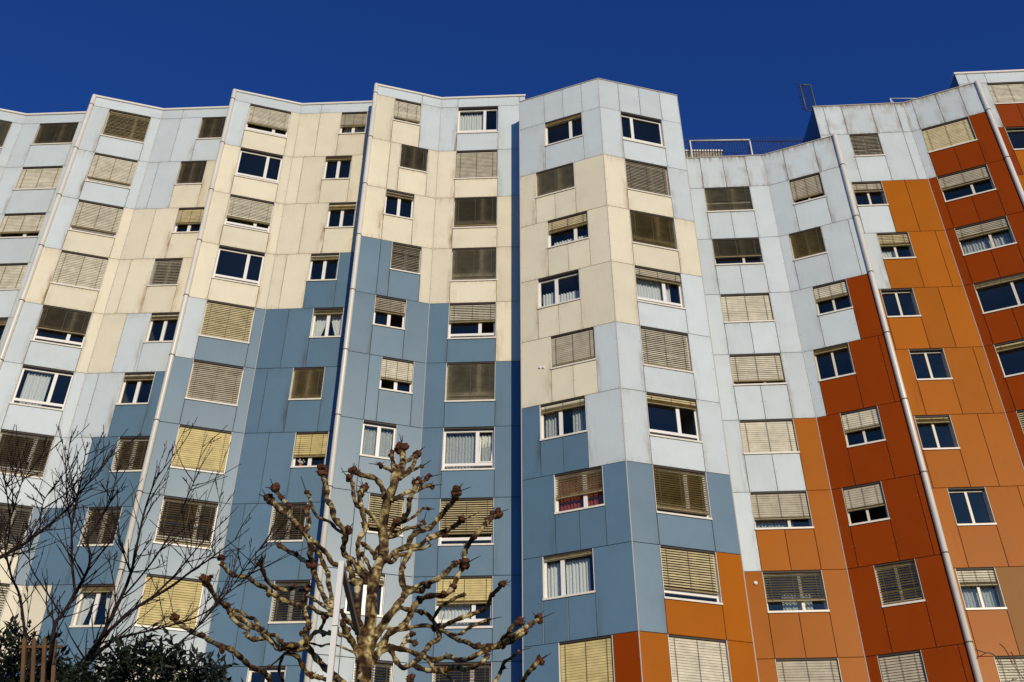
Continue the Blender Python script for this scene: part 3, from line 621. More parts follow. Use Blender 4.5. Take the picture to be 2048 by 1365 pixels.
for i in range(14):
    z = fz0 + (fz1 - fz0) * (i + .5) / 14; m_.tube([(fx0 - .05, yq, z), (fx1, yq, z + .02)], .007, 3)
for i in range(46):
    z = fz0 + (fz1 - fz0) * random.random() * 1.0; m_.tube([(fx0, yq, z), (fx0 - random.uniform(.05, .22), yq + random.uniform(-.1, .1), z + random.uniform(-.1, .12))], .007, 3)
o_ = m_.build('wire_mesh', M_WIRE, ff); o_['kind'] = 'stuff'
cl = MB()
for i in range(7):
    wander(cl, Vector((a5[0] - random.uniform(.05, .45), a5[1] + .35, ztR - .25)), Vector((random.uniform(-.2, .2), 0, 1)), random.randint(10, 22), .1, .012, .28, .18)
cv = cl.build('climber', M_TWIG, None); tag(cv, 'thin bare climber rising beside the dark side wall of the stained block', 'climber')
# thin rail on the higher roof
yq2 = V2('C5').y + 1.2; r0, r1 = at(1780, 197.5, yq2), at(1842, 195, yq2)
rr = empty('roof_railing', (r0.x, yq2, ztQ - .3), 'thin white rail showing above the brown stained parapet', 'railing')
for nm, p, q in (('post', (r0.x, yq2, ztQ - .31), (r0.x, yq2, r0.z)), ('top_rail', (r0.x, yq2, r0.z), (r1.x + .6, yq2, r0.z)), ('brace', (r0.x, yq2, r0.z - .02), (r0.x + .9, yq2 + .2, ztQ - .3)), ('post', (r1.x + .6, yq2, ztQ - .31), (r1.x + .6, yq2, r0.z))):
    m_ = MB(); m_.tube([p, q], .024, 6); m_.build(nm, M_WRAIL, rr, True)
# small round vent caps on the facade
def cap(key, u, z, r, label, grp=None):
    W = WALLS[key]; o = MB(); p = Vector(W.P(u, .0, z)); d = Vector((W.n.x, W.n.y, 0))
    o.tube([p, p + d * .03, p + d * .055], [r, r, r * .55], 12); tag(o.build('vent_cap', M_WHITE, None, True), label, 'vent cap', grp)
def wall_uz(key, px, py):
    W = WALLS[key]; d = at(px, py, 1.0) - Vector((0, 0, EYE)); k = (W.A.x * W.n.x + W.A.y * W.n.y) / (d.x * W.n.x + d.y * W.n.y)
    p = d * k; return (Vector((p.x, p.y)) - W.A).dot(W.t), p.z + EYE
for px, side in ((1080, 'left'), (1087.5, 'right')):
    u_, z_ = wall_uz('TL', px, 736); cap('TL', u_, z_, .05, 'small white vent cap on the cream tower panel, %s one of the pair' % side, 'pair of vent caps on the tower')
u_, z_ = wall_uz('4A', 1511, 1167); cap('4A', u_, z_, .065, 'single round white cap on the orange panel right of the tower', None)
# potted flowers on a sill
W = WALLS['2B']; zs6 = zw(Z0['L'] - 6) - .5 * H; u6 = .66 * H + .30
fp = empty('flower_pot', W.P(u6, -.10, zs6 + .004), 'pot of white flowers standing on a window sill above the plane tree', 'flower pot')
pp = MB(); c0_ = W.P(u6, -.08, zs6 + .004)
pp.tube([(c0_[0], c0_[1], c0_[2]), (c0_[0], c0_[1], c0_[2] + .11), (c0_[0], c0_[1], c0_[2] + .12)], [.045, .06, .062], 10); pp.build('pot', plain('terracotta', (.42, .13, .04), .8), fp, True)
bl_ = MB()
for i in range(26):
    v = Vector((random.gauss(0, .05), random.gauss(0, .03), .19 + random.gauss(0, .04))); p = Vector(c0_) + v
    bl_.tube([p, p + Vector((0, -.02, .02))], [.016, .022], 5)
bl_.build('blossom', plain('petal', (.75, .74, .62), .7), fp)['kind'] = 'stuff'
# ------------------------------------------------------------------ pollarded plane tree
YT = 12.0
def pz(l, o, s): return [(o[0] + u / s, o[1] + v / s) for u, v in l]
fd = [random.uniform(0, 6.28) for _ in range(6)]
def depth(px, py):
    dx, dy = (px - 745) / 100., (py - 1400) / 100.; r = math.hypot(dx * 1.0, dy * .45)
    g_ = math.sin(dx * 2.1 + fd[0]) + .8 * math.sin(dy * 3.3 + dx * 1.3 + fd[1]) + .6 * math.sin(dx * 5.2 - dy * 2.2 + fd[2])
    return YT + .34 * g_ * min(1, abs(dx) * .9 + .12)
def wpt(px, py, dy=0):
    Y = depth(px, py) + dy; return at(px, py, Y)
def prad(p, wpx): d = (p.y) * CP + (p.z - EYE) * SP; return wpx / 2 * d / FPX
def smooth(pts, n=4):
    out = []
    for i in range(len(pts) - 1):
        p0, p1, p2, p3 = pts[max(i - 1, 0)], pts[i], pts[i + 1], pts[min(i + 2, len(pts) - 1)]
        for k in range(n):
            t = k / n; out.append(tuple(.5 * ((2 * b) + (-a + c) * t + (2 * a - 5 * b + 4 * c - d) * t * t + (-a + 3 * b - 3 * c + d) * t ** 3) for a, b, c, d in zip(p0, p1, p2, p3)))
    out.append(tuple(pts[-1])); return out
root = at(727, 1420, YT); 
pt = empty('plane_tree', (root.x, YT, 0), 'pollarded plane tree with mottled bark and knobbly bare branches in front of the blue panels', 'tree')
tw = MB()
def knob(c, wpx, parent, twig=None):
    r = prad(c, wpx * 1.42); mb = MB(); k = max(5, int(wpx / 2.2))
    for i in range(k):
        d = Vector((random.gauss(0, 1), random.gauss(0, 1), random.gauss(0, 1))).normalized()
        p = c + d * r * random.uniform(.25, .62); rr_ = r * random.uniform(.34, .6)
        n0 = len(mb.v); su, sv = 7, 5
        for a in range(sv + 1):
            th = math.pi * a / sv
            for b in range(su):
                ph = 2 * math.pi * b / su; q = rr_ * random.uniform(.82, 1.15)
                mb.v.append((p.x + q * math.sin(th) * math.cos(ph), p.y + q * math.sin(th) * math.sin(ph), p.z + q * math.cos(th)))
        for a in range(sv):
            for b in range(su): mb.f.append((n0 + a * su + b, n0 + (a + 1) * su + b, n0 + (a + 1) * su + (b + 1) % su, n0 + a * su + (b + 1) % su))
    mb.build('knob', M_KNOB, parent, True)
    for i in range(random.randint(2, 4)):          # short shoots
        d = Vector((random.uniform(-1, 1), random.uniform(-.8, .8), random.uniform(-.1, 1))).normalized()
        tw.tube([c + d * r * .6, c + d * r * random.uniform(1.2, 1.7)], [r * .10, r * .05], 4)
def branch(px, w0, w1, end=0, mid=(), name='branch', shoot=None):
    """px: picture-measured joints of a limb from root to tip, w0/w1 thickness, end = size of the closing knob"""
    pts = smooth([(x + random.uniform(-.8, .8), y + random.uniform(-.8, .8)) for x, y in px], 4); n = len(pts)
    P = [wpt(*p) for p in pts]; rad = []
    ph = random.uniform(0, 6)
    for i, p in enumerate(P):
        t = i / (n - 1); wv = 1.14 * (w0 + (w1 - w0) * t)
        wv *= 1 + .16 * math.sin(i * 1.45 + ph) + random.uniform(-.07, .10)
        rad.append(prad(p, wv))
    mb = MB(); mb.tube(P, rad, 8, True, .06); b = mb.build(name, M_BARK, pt, True)
    if end: knob(P[-1], end, b)
    for q, k in mid: knob(wpt(*q), k, b)
    # warts and spur stubs along the limb
    for i in range(2, n - 1, 3):
        if random.random() < .55:
            d = Vector((random.uniform(-1, 1), random.uniform(-1, .4), random.uniform(-.6, 1))).normalized()
            mm = P[i] + d * rad[i] * .8; wb = MB(); wb.tube([P[i], mm + d * rad[i] * .25, mm + d * rad[i] * .6], [rad[i] * .75, rad[i] * .62, rad[i] * .2], 6, True, .15)
            wb.build('wart', M_KNOB if random.random() < .6 else M_BARK, b, True)
    if shoot:
        a, c_ = wpt(*px[-1]), wpt(*shoot); tw.tube([a, (a + c_) / 2 + Vector((random.uniform(-.01, .01), 0, random.uniform(-.01, .01))), c_], [prad(a, 2.2), prad(a, 1.8), prad(a, 1.2)], 5)
# trunk down to the ground and the leader
lead = [(730, 1375), (733, 1300), (738, 1265), (742, 1230), (744.5, 1186), (748, 1161), (756, 1135), (766, 1110), (768, 1084), (765, 1062), (766.5, 1043), (772, 1014), (778, 992), (787, 974), (791, 955), (801, 940), (806, 922), (805, 906)]
P = [Vector((root.x - .05, YT, -.1)), Vector((root.x - .04, YT, 1.2)), Vector((root.x - .02, YT, 3.2))] + [wpt(*p) for p in smooth(lead, 3)]
ws = [27, 26, 24, 24, 23, 22, 21, 20, 20, 19, 19, 19, 20, 17, 20, 16, 13, 13]
wr = [w_[0] for w_ in smooth([(x,) for x in ws], 3)]
rad = [.24, .19, .165] + [prad(p, w_) * random.uniform(.94, 1.07) for p, w_ in zip(P[3:], wr)]
m_ = MB(); m_.tube(P, rad, 12, True, .03); trk = m_.build('trunk', M_BARK, pt, True)
knob(wpt(803, 894), 23, trk); knob(wpt(797, 900), 14, trk)
for p_, k_ in (((790, 935), 10), ((776, 985), 9), ((771, 1003), 8)): knob(wpt(*p_), k_, trk)
tw.tube([wpt(804, 890), wpt(799, 868)], [.008, .004], 5)
BR = [
 ([(791, 958), (788, 940), (786, 923), (783, 908)], 10, 7, 13), ([(806, 926), (815, 922), (824, 916), (832, 910)], 7, 6, 17, (), (851, 893)),
 ([(803, 951), (815, 943), (825, 933), (831, 921), (831, 912)], 8, 6, 0), ([(800, 958), (815, 948), (831, 939), (844, 933)], 6, 4, 8, (), (862, 921)),
 ([(795, 945), (784, 942), (772, 936), (761, 932)], 7, 6, 12, (), (737, 927)), ([(772, 1000), (768, 985), (761, 971), (749, 957), (728, 952), (717, 948), (707, 943)], 10, 8, 16, [((717, 943), 7)], (682, 945)),
 ([(766, 1062), (757, 1051), (744, 1033), (728, 1020), (714, 1011), (706, 992), (706, 974), (702, 961), (697, 957)], 7, 6.5, 15, (), (682, 936)),
 ([(740, 1157), (736, 1148), (721, 1128), (717, 1110), (715, 1090), (720, 1075), (731, 1060), (727, 1036), (722, 1014), (719, 996), (722, 986), (729, 977)], 8, 9, 16, [((722, 988), 12), ((734, 972), 9), ((731, 1050), 14)], (722, 958)),
 ([(742, 1170), (737, 1160), (722, 1148), (714, 1134), (703, 1119), (690, 1111), (686, 1098), (689, 1084), (692, 1066), (681, 1052), (668, 1036), (664, 1014), (654, 999), (653, 977), (648, 958), (644, 940)], 10, 9, 20, [((695, 1062), 19), ((650, 985), 11), ((706, 1121), 12), ((645, 948), 16)]),
 ([(690, 1068), (672, 1058), (660, 1045), (635, 1034), (623, 1012), (620, 1000), (614, 986)], 6, 5, 10, [((619, 990), 7)], (602, 953)),
 ([(770, 1075), (786, 1056), (791, 1043), (803, 1039), (816, 1025), (818, 1006), (822, 993), (831, 975), (834, 965)], 9, 8, 16, [((792, 1044), 13), ((818, 1000), 9), ((832, 973), 13)]),
 ([(820, 992), (830, 984), (840, 979), (854, 973), (862, 972)], 6, 5, 12, (), (884, 970)), ([(840, 977), (844, 969), (846, 964), (858, 955)], 5, 5, 13, (), (882, 949)),
 ([(782, 1003), (790, 998), (807, 988), (820, 982)], 8, 7, 0), ([(785, 1056), (796, 1049), (809, 1044), (831, 1031), (844, 1018), (857, 1018)], 6, 5, 8, (), (870, 1018)),
 ([(748, 1112), (752, 1103), (761, 1091), (774, 1078), (793, 1072), (803, 1063), (818, 1056), (832, 1055), (847, 1046)], 8, 6, 10, [((838, 1053), 8)], (853, 1024)),
 ([(750, 1118), (746, 1107), (737, 1096), (726, 1090)], 8, 7, 10), ([(744, 1145), (740, 1137), (734, 1122), (724, 1108)], 7, 6, 9),
 ([(762, 1126), (777, 1116), (796, 1101), (815, 1094), (820, 1078), (831, 1066), (849, 1059), (860, 1056), (880, 1034), (896, 1014), (906, 1004), (914, 984)], 10, 9, 19, [((911, 996), 13)], (942, 974)),
 ([(818, 1094), (840, 1091), (855, 1077), (878, 1068), (906, 1054), (926, 1040)], 8, 8, 15, [((855, 1078), 10), ((880, 1066), 8)], (958, 1025)), ([(856, 1082), (870, 1075), (889, 1070)], 6, 6, 11, (), (904, 1058)),
 ([(762, 1122), (776, 1123), (784, 1125), (796, 1112), (810, 1110)], 8, 7, 9), ([(818, 1102), (830, 1100), (846, 1098), (858, 1090)], 6, 5, 8),
 ([(738, 1305), (747, 1285), (760, 1257), (776, 1234), (797, 1207), (811, 1188), (805, 1164), (803, 1142), (809, 1123), (818, 1110), (820, 1094)], 14, 8, 0, [((819, 1108), 9)]),
 ([(808, 1190), (825, 1181), (843, 1182), (854, 1170), (872, 1161), (890, 1147), (904, 1133), (917, 1125), (932, 1128)], 11, 8, 20, [((855, 1172), 11), ((911, 1127), 12)], (961, 1112)),
 ([(934, 1126), (929, 1117), (930, 1103), (936, 1090), (952, 1070), (972, 1048), (982, 1036), (993, 1027)], 9, 9, 19, [((975, 1044), 13), ((933, 1092), 11), ((950, 1074), 10)], (1018, 1019)),
 ([(812, 1174), (828, 1174), (848, 1165)], 6, 6, 9),
 ([(732, 1345), (738, 1336), (756, 1309), (769, 1283), (780, 1266), (806, 1253), (818, 1235), (826, 1217), (836, 1203), (848, 1195), (870, 1191), (890, 1191), (905, 1174), (916, 1151), (925, 1138)], 13, 8, 13, [((838, 1202), 14), ((906, 1174), 14), ((889, 1188), 11)]),
 ([(746, 1290), (767, 1256), (795, 1217), (814, 1219), (840, 1223), (854, 1229), (868, 1247), (876, 1259)], 8, 7, 15, [((844, 1224), 11)], (888, 1229)),
 ([(876, 1258), (887, 1253), (904, 1245), (926, 1235), (944, 1229), (964, 1221), (976, 1211), (982, 1193), (992, 1183), (1006, 1169)], 8, 7, 14, [((940, 1229), 9), ((985, 1190), 9)], (1023, 1161)),
 ([(862, 1238), (869, 1233), (880, 1215), (896, 1205), (914, 1195), (926, 1190)], 6, 6, 9), ([(760, 1258), (772, 1256), (800, 1261), (826, 1255), (854, 1251), (870, 1258)], 7, 7, 12),
 ([(876, 1259), (888, 1263), (904, 1273), (918, 1281), (936, 1285), (952, 1295), (976, 1292), (998, 1290), (1006, 1277), (1018, 1265), (1026, 1251), (1040, 1243)], 8, 8, 17, [((955, 1290), 10), ((1018, 1264), 9)]),
 ([(990, 1296), (1003, 1291), (1012, 1281), (1026, 1273), (1044, 1261), (1060, 1249), (1077, 1239)], 9, 8, 17, [((1005, 1292), 13), ((1030, 1271), 11), ((1051, 1264), 13)], (1110, 1225)), ([(1004, 1292), (1020, 1285), (1038, 1274), (1050, 1264)], 7, 7, 12),
 ([(900, 1269), (920, 1269), (934, 1259), (944, 1253), (960, 1247), (974, 1241)], 5, 6, 11, [((922, 1268), 9)], (1003, 1234)),
 ([(742, 1310), (760, 1305), (778, 1298), (810, 1299), (840, 1311), (854, 1317), (872, 1321), (896, 1313), (916, 1321), (940, 1317), (962, 1305), (976, 1298), (1000, 1291)], 9, 9, 0, [((896, 1312), 9), ((976, 1299), 12)]),
 ([(876, 1262), (878, 1277), (862, 1287), (852, 1301), (844, 1313), (834, 1321), (824, 1329), (806, 1335), (792, 1321), (782, 1303), (768, 1293)], 8, 9, 0, [((878, 1276), 10), ((834, 1320), 9)]),
 ([(826, 1330), (844, 1339), (868, 1343), (888, 1341), (908, 1335), (930, 1339), (950, 1333), (966, 1325), (974, 1313)], 9, 8, 13, [((888, 1341), 13), ((908, 1334), 11)]), ([(854, 1318), (864, 1333), (872, 1343)], 6, 6, 0), ([(880, 1344), (892, 1349), (908, 1366), (915, 1378)], 6, 6, 8),
 ([(985, 1375), (992, 1360), (1000, 1345), (1008, 1325), (1024, 1315), (1038, 1303)], 7, 5, 9, [((1008, 1337), 8), ((1028, 1312), 7)], (1062, 1296)), ([(1038, 1378), (1046, 1362), (1056, 1347), (1066, 1333), (1079, 1321)], 9, 8, 16, [((1068, 1336), 10)], (1102, 1306)),
 ([(748, 1294), (762, 1289), (780, 1291), (800, 1295), (808, 1285), (816, 1273), (826, 1268)], 7, 6, 12), ([(808, 1286), (818, 1282), (828, 1286)], 6, 6, 13), ([(810, 1380), (818, 1368), (824, 1358)], 7, 7, 16),
 ([(724, 1345), (719, 1322), (714, 1302), (703, 1280), (693, 1264), (687, 1250), (684, 1240)], 12, 9, 10, [((694, 1262), 13)]), ([(722, 1282), (718, 1267), (706, 1252), (693, 1240), (686, 1230), (682, 1221)], 10, 8, 9),
 ([(724, 1360), (722, 1330), (721, 1310), (722, 1282), (720, 1254), (716, 1234), (714, 1186), (714, 1172), (707, 1161), (703, 1148), (699, 1131), (699, 1121)], 15, 9, 0, [((710, 1165), 13)]), ([(742, 1165), (728, 1163), (715, 1170)], 9, 9, 0),
 ([(664, 1215), (658, 1209), (646, 1191), (638, 1169), (627, 1143), (624, 1127)], 9, 9, 18, [((640, 1172), 11)]), ([(624, 1127), (610, 1122), (592, 1110), (576, 1103), (561, 1092)], 8, 7, 13, [((592, 1110), 11)]),
 ([(624, 1125), (620, 1107), (622, 1090), (610, 1066), (596, 1052), (580, 1034), (564, 1024), (550, 1010), (539, 998)], 9, 10, 20, [((598, 1056), 13), ((568, 1026), 10)], (524, 979)),
 ([(582, 1036), (578, 1028), (578, 1014), (565, 1000), (556, 988), (549, 979)], 8, 8, 18, [((578, 1014), 10), ((563, 996), 11)], (541, 958)), ([(600, 1054), (612, 1060), (619, 1048), (614, 1034), (613, 1019)], 8, 8, 14, [((617, 1036), 9)]),
 ([(690, 1136), (676, 1131), (664, 1126), (655, 1110), (642, 1097), (629, 1084), (618, 1076)], 9, 7, 9), ([(666, 1216), (664, 1208), (662, 1192), (656, 1164), (656, 1148), (646, 1128), (639, 1109), (627, 1099)], 8, 8, 9, [((656, 1148), 10)]),
 ([(620, 1180), (604, 1182), (588, 1176), (576, 1181), (554, 1177), (542, 1170), (531, 1156), (526, 1138), (518, 1125)], 7, 7, 14, [((587, 1176), 11), ((614, 1176), 14), ((525, 1140), 9)]),
 ([(616, 1216), (596, 1211), (572, 1204), (558, 1194), (542, 1188), (533, 1177), (511, 1167), (497, 1156), (481, 1154), (463, 1150), (454, 1141), (446, 1130), (443, 1116)], 8, 7, 14, [((542, 1188), 13), ((498, 1156), 10), ((447, 1130), 11), ((608, 1201), 11)]),
 ([(672, 1232), (660, 1229), (637, 1226), (624, 1215), (608, 1214)], 8, 7, 10), ([(613, 1282), (610, 1264), (619, 1253), (614, 1238), (612, 1222), (606, 1214)], 8, 8, 11, [((603, 1268), 9), ((618, 1254), 11), ((614, 1238), 11)]),
 ([(612, 1288), (606, 1285), (594, 1292), (572, 1291), (560, 1299), (549, 1289), (536, 1276), (520, 1262), (500, 1250), (477, 1235), (459, 1222), (452, 1211), (436, 1201), (423, 1181), (411, 1160)], 10, 9, 19, [((404, 1157), 13), ((418, 1156), 13), ((455, 1214), 16), ((461, 1225), 13), ((498, 1250), 10), ((560, 1299), 11)]),
 ([(536, 1277), (520, 1279), (508, 1280), (495, 1272), (497, 1260), (484, 1254), (468, 1242), (460, 1228)], 7, 7, 0, [((507, 1279), 11), ((494, 1268), 9)]), ([(574, 1292), (560, 1283), (552, 1272), (536, 1267), (518, 1253), (510, 1238), (497, 1235), (481, 1224), (467, 1222)], 7, 6, 0, [((560, 1283), 11), ((524, 1260), 8)]),
 ([(690, 1368), (665, 1348), (651, 1337), (633, 1317), (619, 1299), (611, 1287)], 12, 10, 11), ([(614, 1295), (594, 1301), (572, 1298)], 8, 7, 9), ([(690, 1376), (651, 1360), (628, 1353), (615, 1348), (604, 1331), (594, 1314), (572, 1306)], 9, 7, 9, [((624, 1352), 13), ((604, 1332), 12), ((640, 1356), 11)]),
 ([(540, 1380), (539, 1362), (533, 1350), (522, 1341), (504, 1335), (490, 1323), (477, 1312), (461, 1299), (440, 1292), (418, 1281), (407, 1273), (390, 1267), (372, 1257), (358, 1247), (349, 1234)], 10, 8, 15, [((446, 1297), 14), ((407, 1272), 12)]),
 ([(569, 1306), (562, 1323), (558, 1341), (565, 1360)], 5, 5, 9), ([(568, 1308), (555, 1322), (538, 1334)], 3.5, 2.5, 7), ([(672, 1230), (664, 1225), (645, 1210), (627, 1199), (613, 1191)], 7, 6, 9),
 ([(668, 1266), (652, 1266), (638, 1263), (627, 1267), (620, 1280), (613, 1287)], 8, 7, 0, [((648, 1270), 10)]), ([(640, 1260), (647, 1246), (651, 1234)], 6, 6, 12), ([(715, 1308), (703, 1303), (681, 1294), (658, 1288), (643, 1292), (627, 1288), (614, 1286)], 4, 3.5, 6, [((643, 1293), 6)]),
 ([(700, 1282), (690, 1272), (681, 1270), (672, 1262)], 8, 7, 11),
]
for b in BR: branch(*b[:4], mid=(b[4] if len(b) > 4 else ()), shoot=(b[5] if len(b) > 5 else None))
tw.build('shoots', M_TWIG, pt)['kind'] = 'stuff'
# ------------------------------------------------------------------ white post with arm
YP = 9.0
t0_ = at(683, 1122, YP); lamp = empty('white_post', (t0_.x, YP, 0), 'white square metal post with a dark horizontal arm, in front of the plane tree', 'post')
hw_ = .024
m_ = MB(); m_.box(t0_.x - hw_, t0_.x + hw_, YP, YP + 2 * hw_, 0, t0_.z); m_.build('post', M_POST, lamp)
m_ = MB(); m_.box(t0_.x - hw_ - .0015, t0_.x + hw_ + .0015, YP - .0015, YP + 2 * hw_ + .0015, t0_.z - .62, t0_.z - .612); m_.build('seam', M_POSTD, lamp)
e_ = at(717, 1232, YP + 1.55)
m_ = MB(); y1_ = YP + 2 * hw_ + .001
m_.hexa([(t0_.x - hw_ + .004, y1_, t0_.z - .062), (t0_.x + hw_ - .004, y1_, t0_.z - .062), (e_.x + hw_, YP + 1.6, t0_.z - .062), (e_.x - hw_, YP + 1.6, t0_.z - .062), (t0_.x - hw_ + .004, y1_, t0_.z - .003), (t0_.x + hw_ - .004, y1_, t0_.z - .003), (e_.x + hw_, YP + 1.6, t0_.z - .003), (e_.x - hw_, YP + 1.6, t0_.z - .003)])
m_.build('arm', M_POSTD, lamp)
# ------------------------------------------------------------------ bare thin trees at the left
def baretree(name, base, stems, Y, label, seed, dens=1.0):
    rs = random.Random(seed); tr = empty(name, (base[0], Y, 0), label, 'tree')
    mb = MB(); tb = MB()
    def sprout(p, d, length, r, lvl):
        n = max(3, int(length / .09)); pts = [p]; dd = d
        for i in range(n):
            dd = (dd + Vector((rs.uniform(-.13, .13), rs.uniform(-.13, .13), rs.uniform(-.06, .13)))).normalized(); pts.append(pts[-1] + dd * (length / n))
        tb.tube(pts, [max(.0022, r * (1 - .72 * i / n)) for i in range(n + 1)], 4, False)
        for i in range(1, n):
            if rs.random() < .55:                       # bud
                q = (dd + Vector((rs.uniform(-1, 1), rs.uniform(-1, 1), rs.uniform(-.3, 1))) * .8).normalized(); tb.tube([pts[i], pts[i] + q * rs.uniform(.012, .03)], [.0035, .0018], 3, False)
            if lvl < 2 and rs.random() < .34 * dens:
                q = (dd + Vector((rs.uniform(-1, 1), rs.uniform(-.9, .9), rs.uniform(-.2, .8))) * .75).normalized(); sprout(pts[i], q, length * rs.uniform(.3, .62), r * .55, lvl + 1)
    for px, w0, w1 in stems:
        pts = smooth(px, 5); n = len(pts); P = []
        for i, p in enumerate(pts):
            P.append(at(p[0], p[1], Y + .35 * math.sin(p[0] * .021 + p[1] * .013 + seed) + .2 * math.sin(p[1] * .04 + seed)))
        rad = [max(.003, prad(q, w0 + (w1 - w0) * (i / (n - 1)))) for i, q in enumerate(P)]
        mb.tube(P, rad, 6, True, .08)
        for i in range(2, n):
            d = (P[i] - P[i - 1]).normalized()
            for k in range(2):
                if rs.random() < .42 * dens:
                    q = (d + Vector((rs.uniform(-1, 1), rs.uniform(-.9, .9), rs.uniform(-.1, .7))) * .8).normalized(); sprout(P[i], q, rs.uniform(.14, .46), max(.004, rad[i] * .5), 0)
        sprout(P[-1], (P[-1] - P[-2]).normalized(), .12, rad[-1], 1)
    s0 = at(*stems[0][0][0], Y); tk = MB(); tk.tube([(base[0], Y, -.1), (base[0], Y, 1.2), (s0.x, Y + .1, max(1.5, s0.z))], [.09, .075, .055], 8); tk.build('trunk', M_TWIG, tr, True)
    mb.build('limbs', M_TWIG, tr, True)['kind'] = 'stuff'; tb.build('twigs', M_TWIG, tr)['kind'] = 'stuff'
YB = 7.0
xb = at(170, 1420, YB).x
baretree('bare_tree', (xb, 0), [([(150, 1420), (170, 1340), (195, 1290), (240, 1200), (262, 1145), (274, 1090), (290, 1020), (310, 960)], 11, 2.5),
   ([(160, 1380), (180, 1305), (260, 1225), (340, 1175), (380, 1145), (420, 1118), (470, 1080)], 9, 2), ([(176, 1330), (230, 1280), (300, 1262), (380, 1240), (430, 1215)], 6, 2),
   ([(330, 1310), (386, 1263), (430, 1215), (470, 1165), (508, 1111), (522, 1098)], 4, 1.4), ([(250, 1190), (300, 1130), (345, 1060), (372, 1000), (390, 960)], 4, 1.5), ([(262, 1150), (240, 1080), (235, 1020)], 4, 1.6),
   ([(400, 1250), (440, 1200), (490, 1160), (515, 1130)], 3, 1.3), ([(300, 1200), (350, 1150), (400, 1090), (440, 1050)], 4, 1.5)],
   YB, 'dark bare tree with fine budding twigs, right of the picket fence', 11, 1.15)
xb2 = at(95, 1420, YB - 1).x
baretree('bare_tree', (xb2, 0), [([(90, 1420), (108, 1261), (124, 1231), (154, 1181), (176, 1139), (180, 1110), (176, 1080), (200, 1040), (222, 1000), (231, 957)], 9, 2),
   ([(150, 1185), (145, 1137), (143, 1098), (143, 1054), (136, 1014), (132, 955), (137, 922)], 6, 1.6), ([(143, 1058), (154, 999), (165, 944), (171, 905)], 4, 1.4),
   ([(-20, 1125), (0, 1115), (44, 1091), (79, 1065), (110, 1040), (141, 1012), (158, 988), (193, 946), (213, 920)], 8, 1.8), ([(58, 1360), (52, 1290), (40, 1195), (22, 1150), (10, 1080), (30, 1010), (45, 960)], 7, 1.6),
   ([(10, 1110), (20, 1050), (14, 990), (9, 960)], 4, 1.5), ([(79, 1065), (85, 1010), (98, 985)], 3, 1.3), ([(124, 1231), (90, 1180), (60, 1130), (62, 1080)], 4, 1.5)],
   YB - 1, 'dark bare tree with upright twigs at the left edge, over the blinds', 23, 1.05)
# ------------------------------------------------------------------ evergreen shrubs
def shrub(name, Y, prof, label, seed, n_leaf, zlow=0.0, lsz=.06):
    rs = random.Random(seed); W_ = [at(x, y, Y) for x, y in prof]
    cx = sum(p.x for p in W_) / len(W_); sh = empty(name, (cx, Y, 0), label, 'shrub'); lf = MB()
    hw = (W_[-1].x - W_[0].x) / 2
    def topz(x):
        for a, b in zip(W_[:-1], W_[1:]):
            if a.x <= x <= b.x: return a.z + (b.z - a.z) * (x - a.x) / (b.x - a.x)
        return W_[0].z if x < W_[0].x else W_[-1].z
    st = MB()
    for k in range(7):
        x = rs.uniform(W_[0].x + .1, W_[-1].x - .1); st.tube([(cx + (x - cx) * .2, Y, -.05), (cx + (x - cx) * .6, Y + rs.uniform(-.2, .2), 1.6), (x, Y + rs.uniform(-.3, .3), topz(x) - .25)], [.03, .022, .008], 6)
    st.build('stem', M_TWIG, sh, True)['kind'] = 'stuff'
    ns = n_leaf // 9
    for s_ in range(ns):                                   # sprays of leaves
        x = rs.uniform(W_[0].x - .05, W_[-1].x + .05); zt_ = topz(x); y = Y + rs.uniform(-.55, .55) 
        z = zt_ - (rs.random() ** 1.5) * 1.5 - abs(y - Y) * .25 if s_ % 4 else rs.uniform(.3, zt_)
        c = Vector((x, y, z)); ax = Vector((rs.uniform(-.7, .7), rs.uniform(-.8, .5), rs.uniform(.1, 1))).normalized()
        for k in range(9):
            p = c + ax * (k * lsz * .28); a = k * 2.4 + rs.random()
            o1 = ax.orthogonal().normalized(); o2 = ax.cross(o1); rd = (o1 * math.cos(a) + o2 * math.sin(a))
            d = (ax * rs.uniform(.25, .8) + rd).normalized(); sdv = d.cross(ax).normalized(); L = lsz * rs.uniform(.75, 1.35); wd = L * .17; up = sdv.cross(d) * L * .08
            b0 = len(lf.v); lf.v += [tuple(p), tuple(p + d * L * .4 + sdv * wd + up), tuple(p + d * L), tuple(p + d * L * .4 - sdv * wd + up), tuple(p + d * L * .45)]
            lf.f += [(b0, b0 + 1, b0 + 4), (b0 + 1, b0 + 2, b0 + 4), (b0, b0 + 4, b0 + 3), (b0 + 4, b0 + 2, b0 + 3)]
    lf.build('foliage', M_LEAF, sh)['kind'] = 'stuff'; return sh
shrub('evergreen_shrub', 6.2, [(185, 1425), (205, 1362), (235, 1345), (265, 1333), (300, 1325), (335, 1332), (365, 1342), (400, 1356), (428, 1352), (452, 1385), (462, 1415)], 'dark glossy evergreen shrub right of the picket fence, below the bare twigs', 3, 15000)
shrub('evergreen_shrub', 6.4, [(-60, 1290), (0, 1285), (30, 1280), (60, 1295), (90, 1310), (120, 1330), (150, 1352), (190, 1375), (215, 1410)], 'dark evergreen shrub in the bottom left corner round the picket fence', 5, 13000)
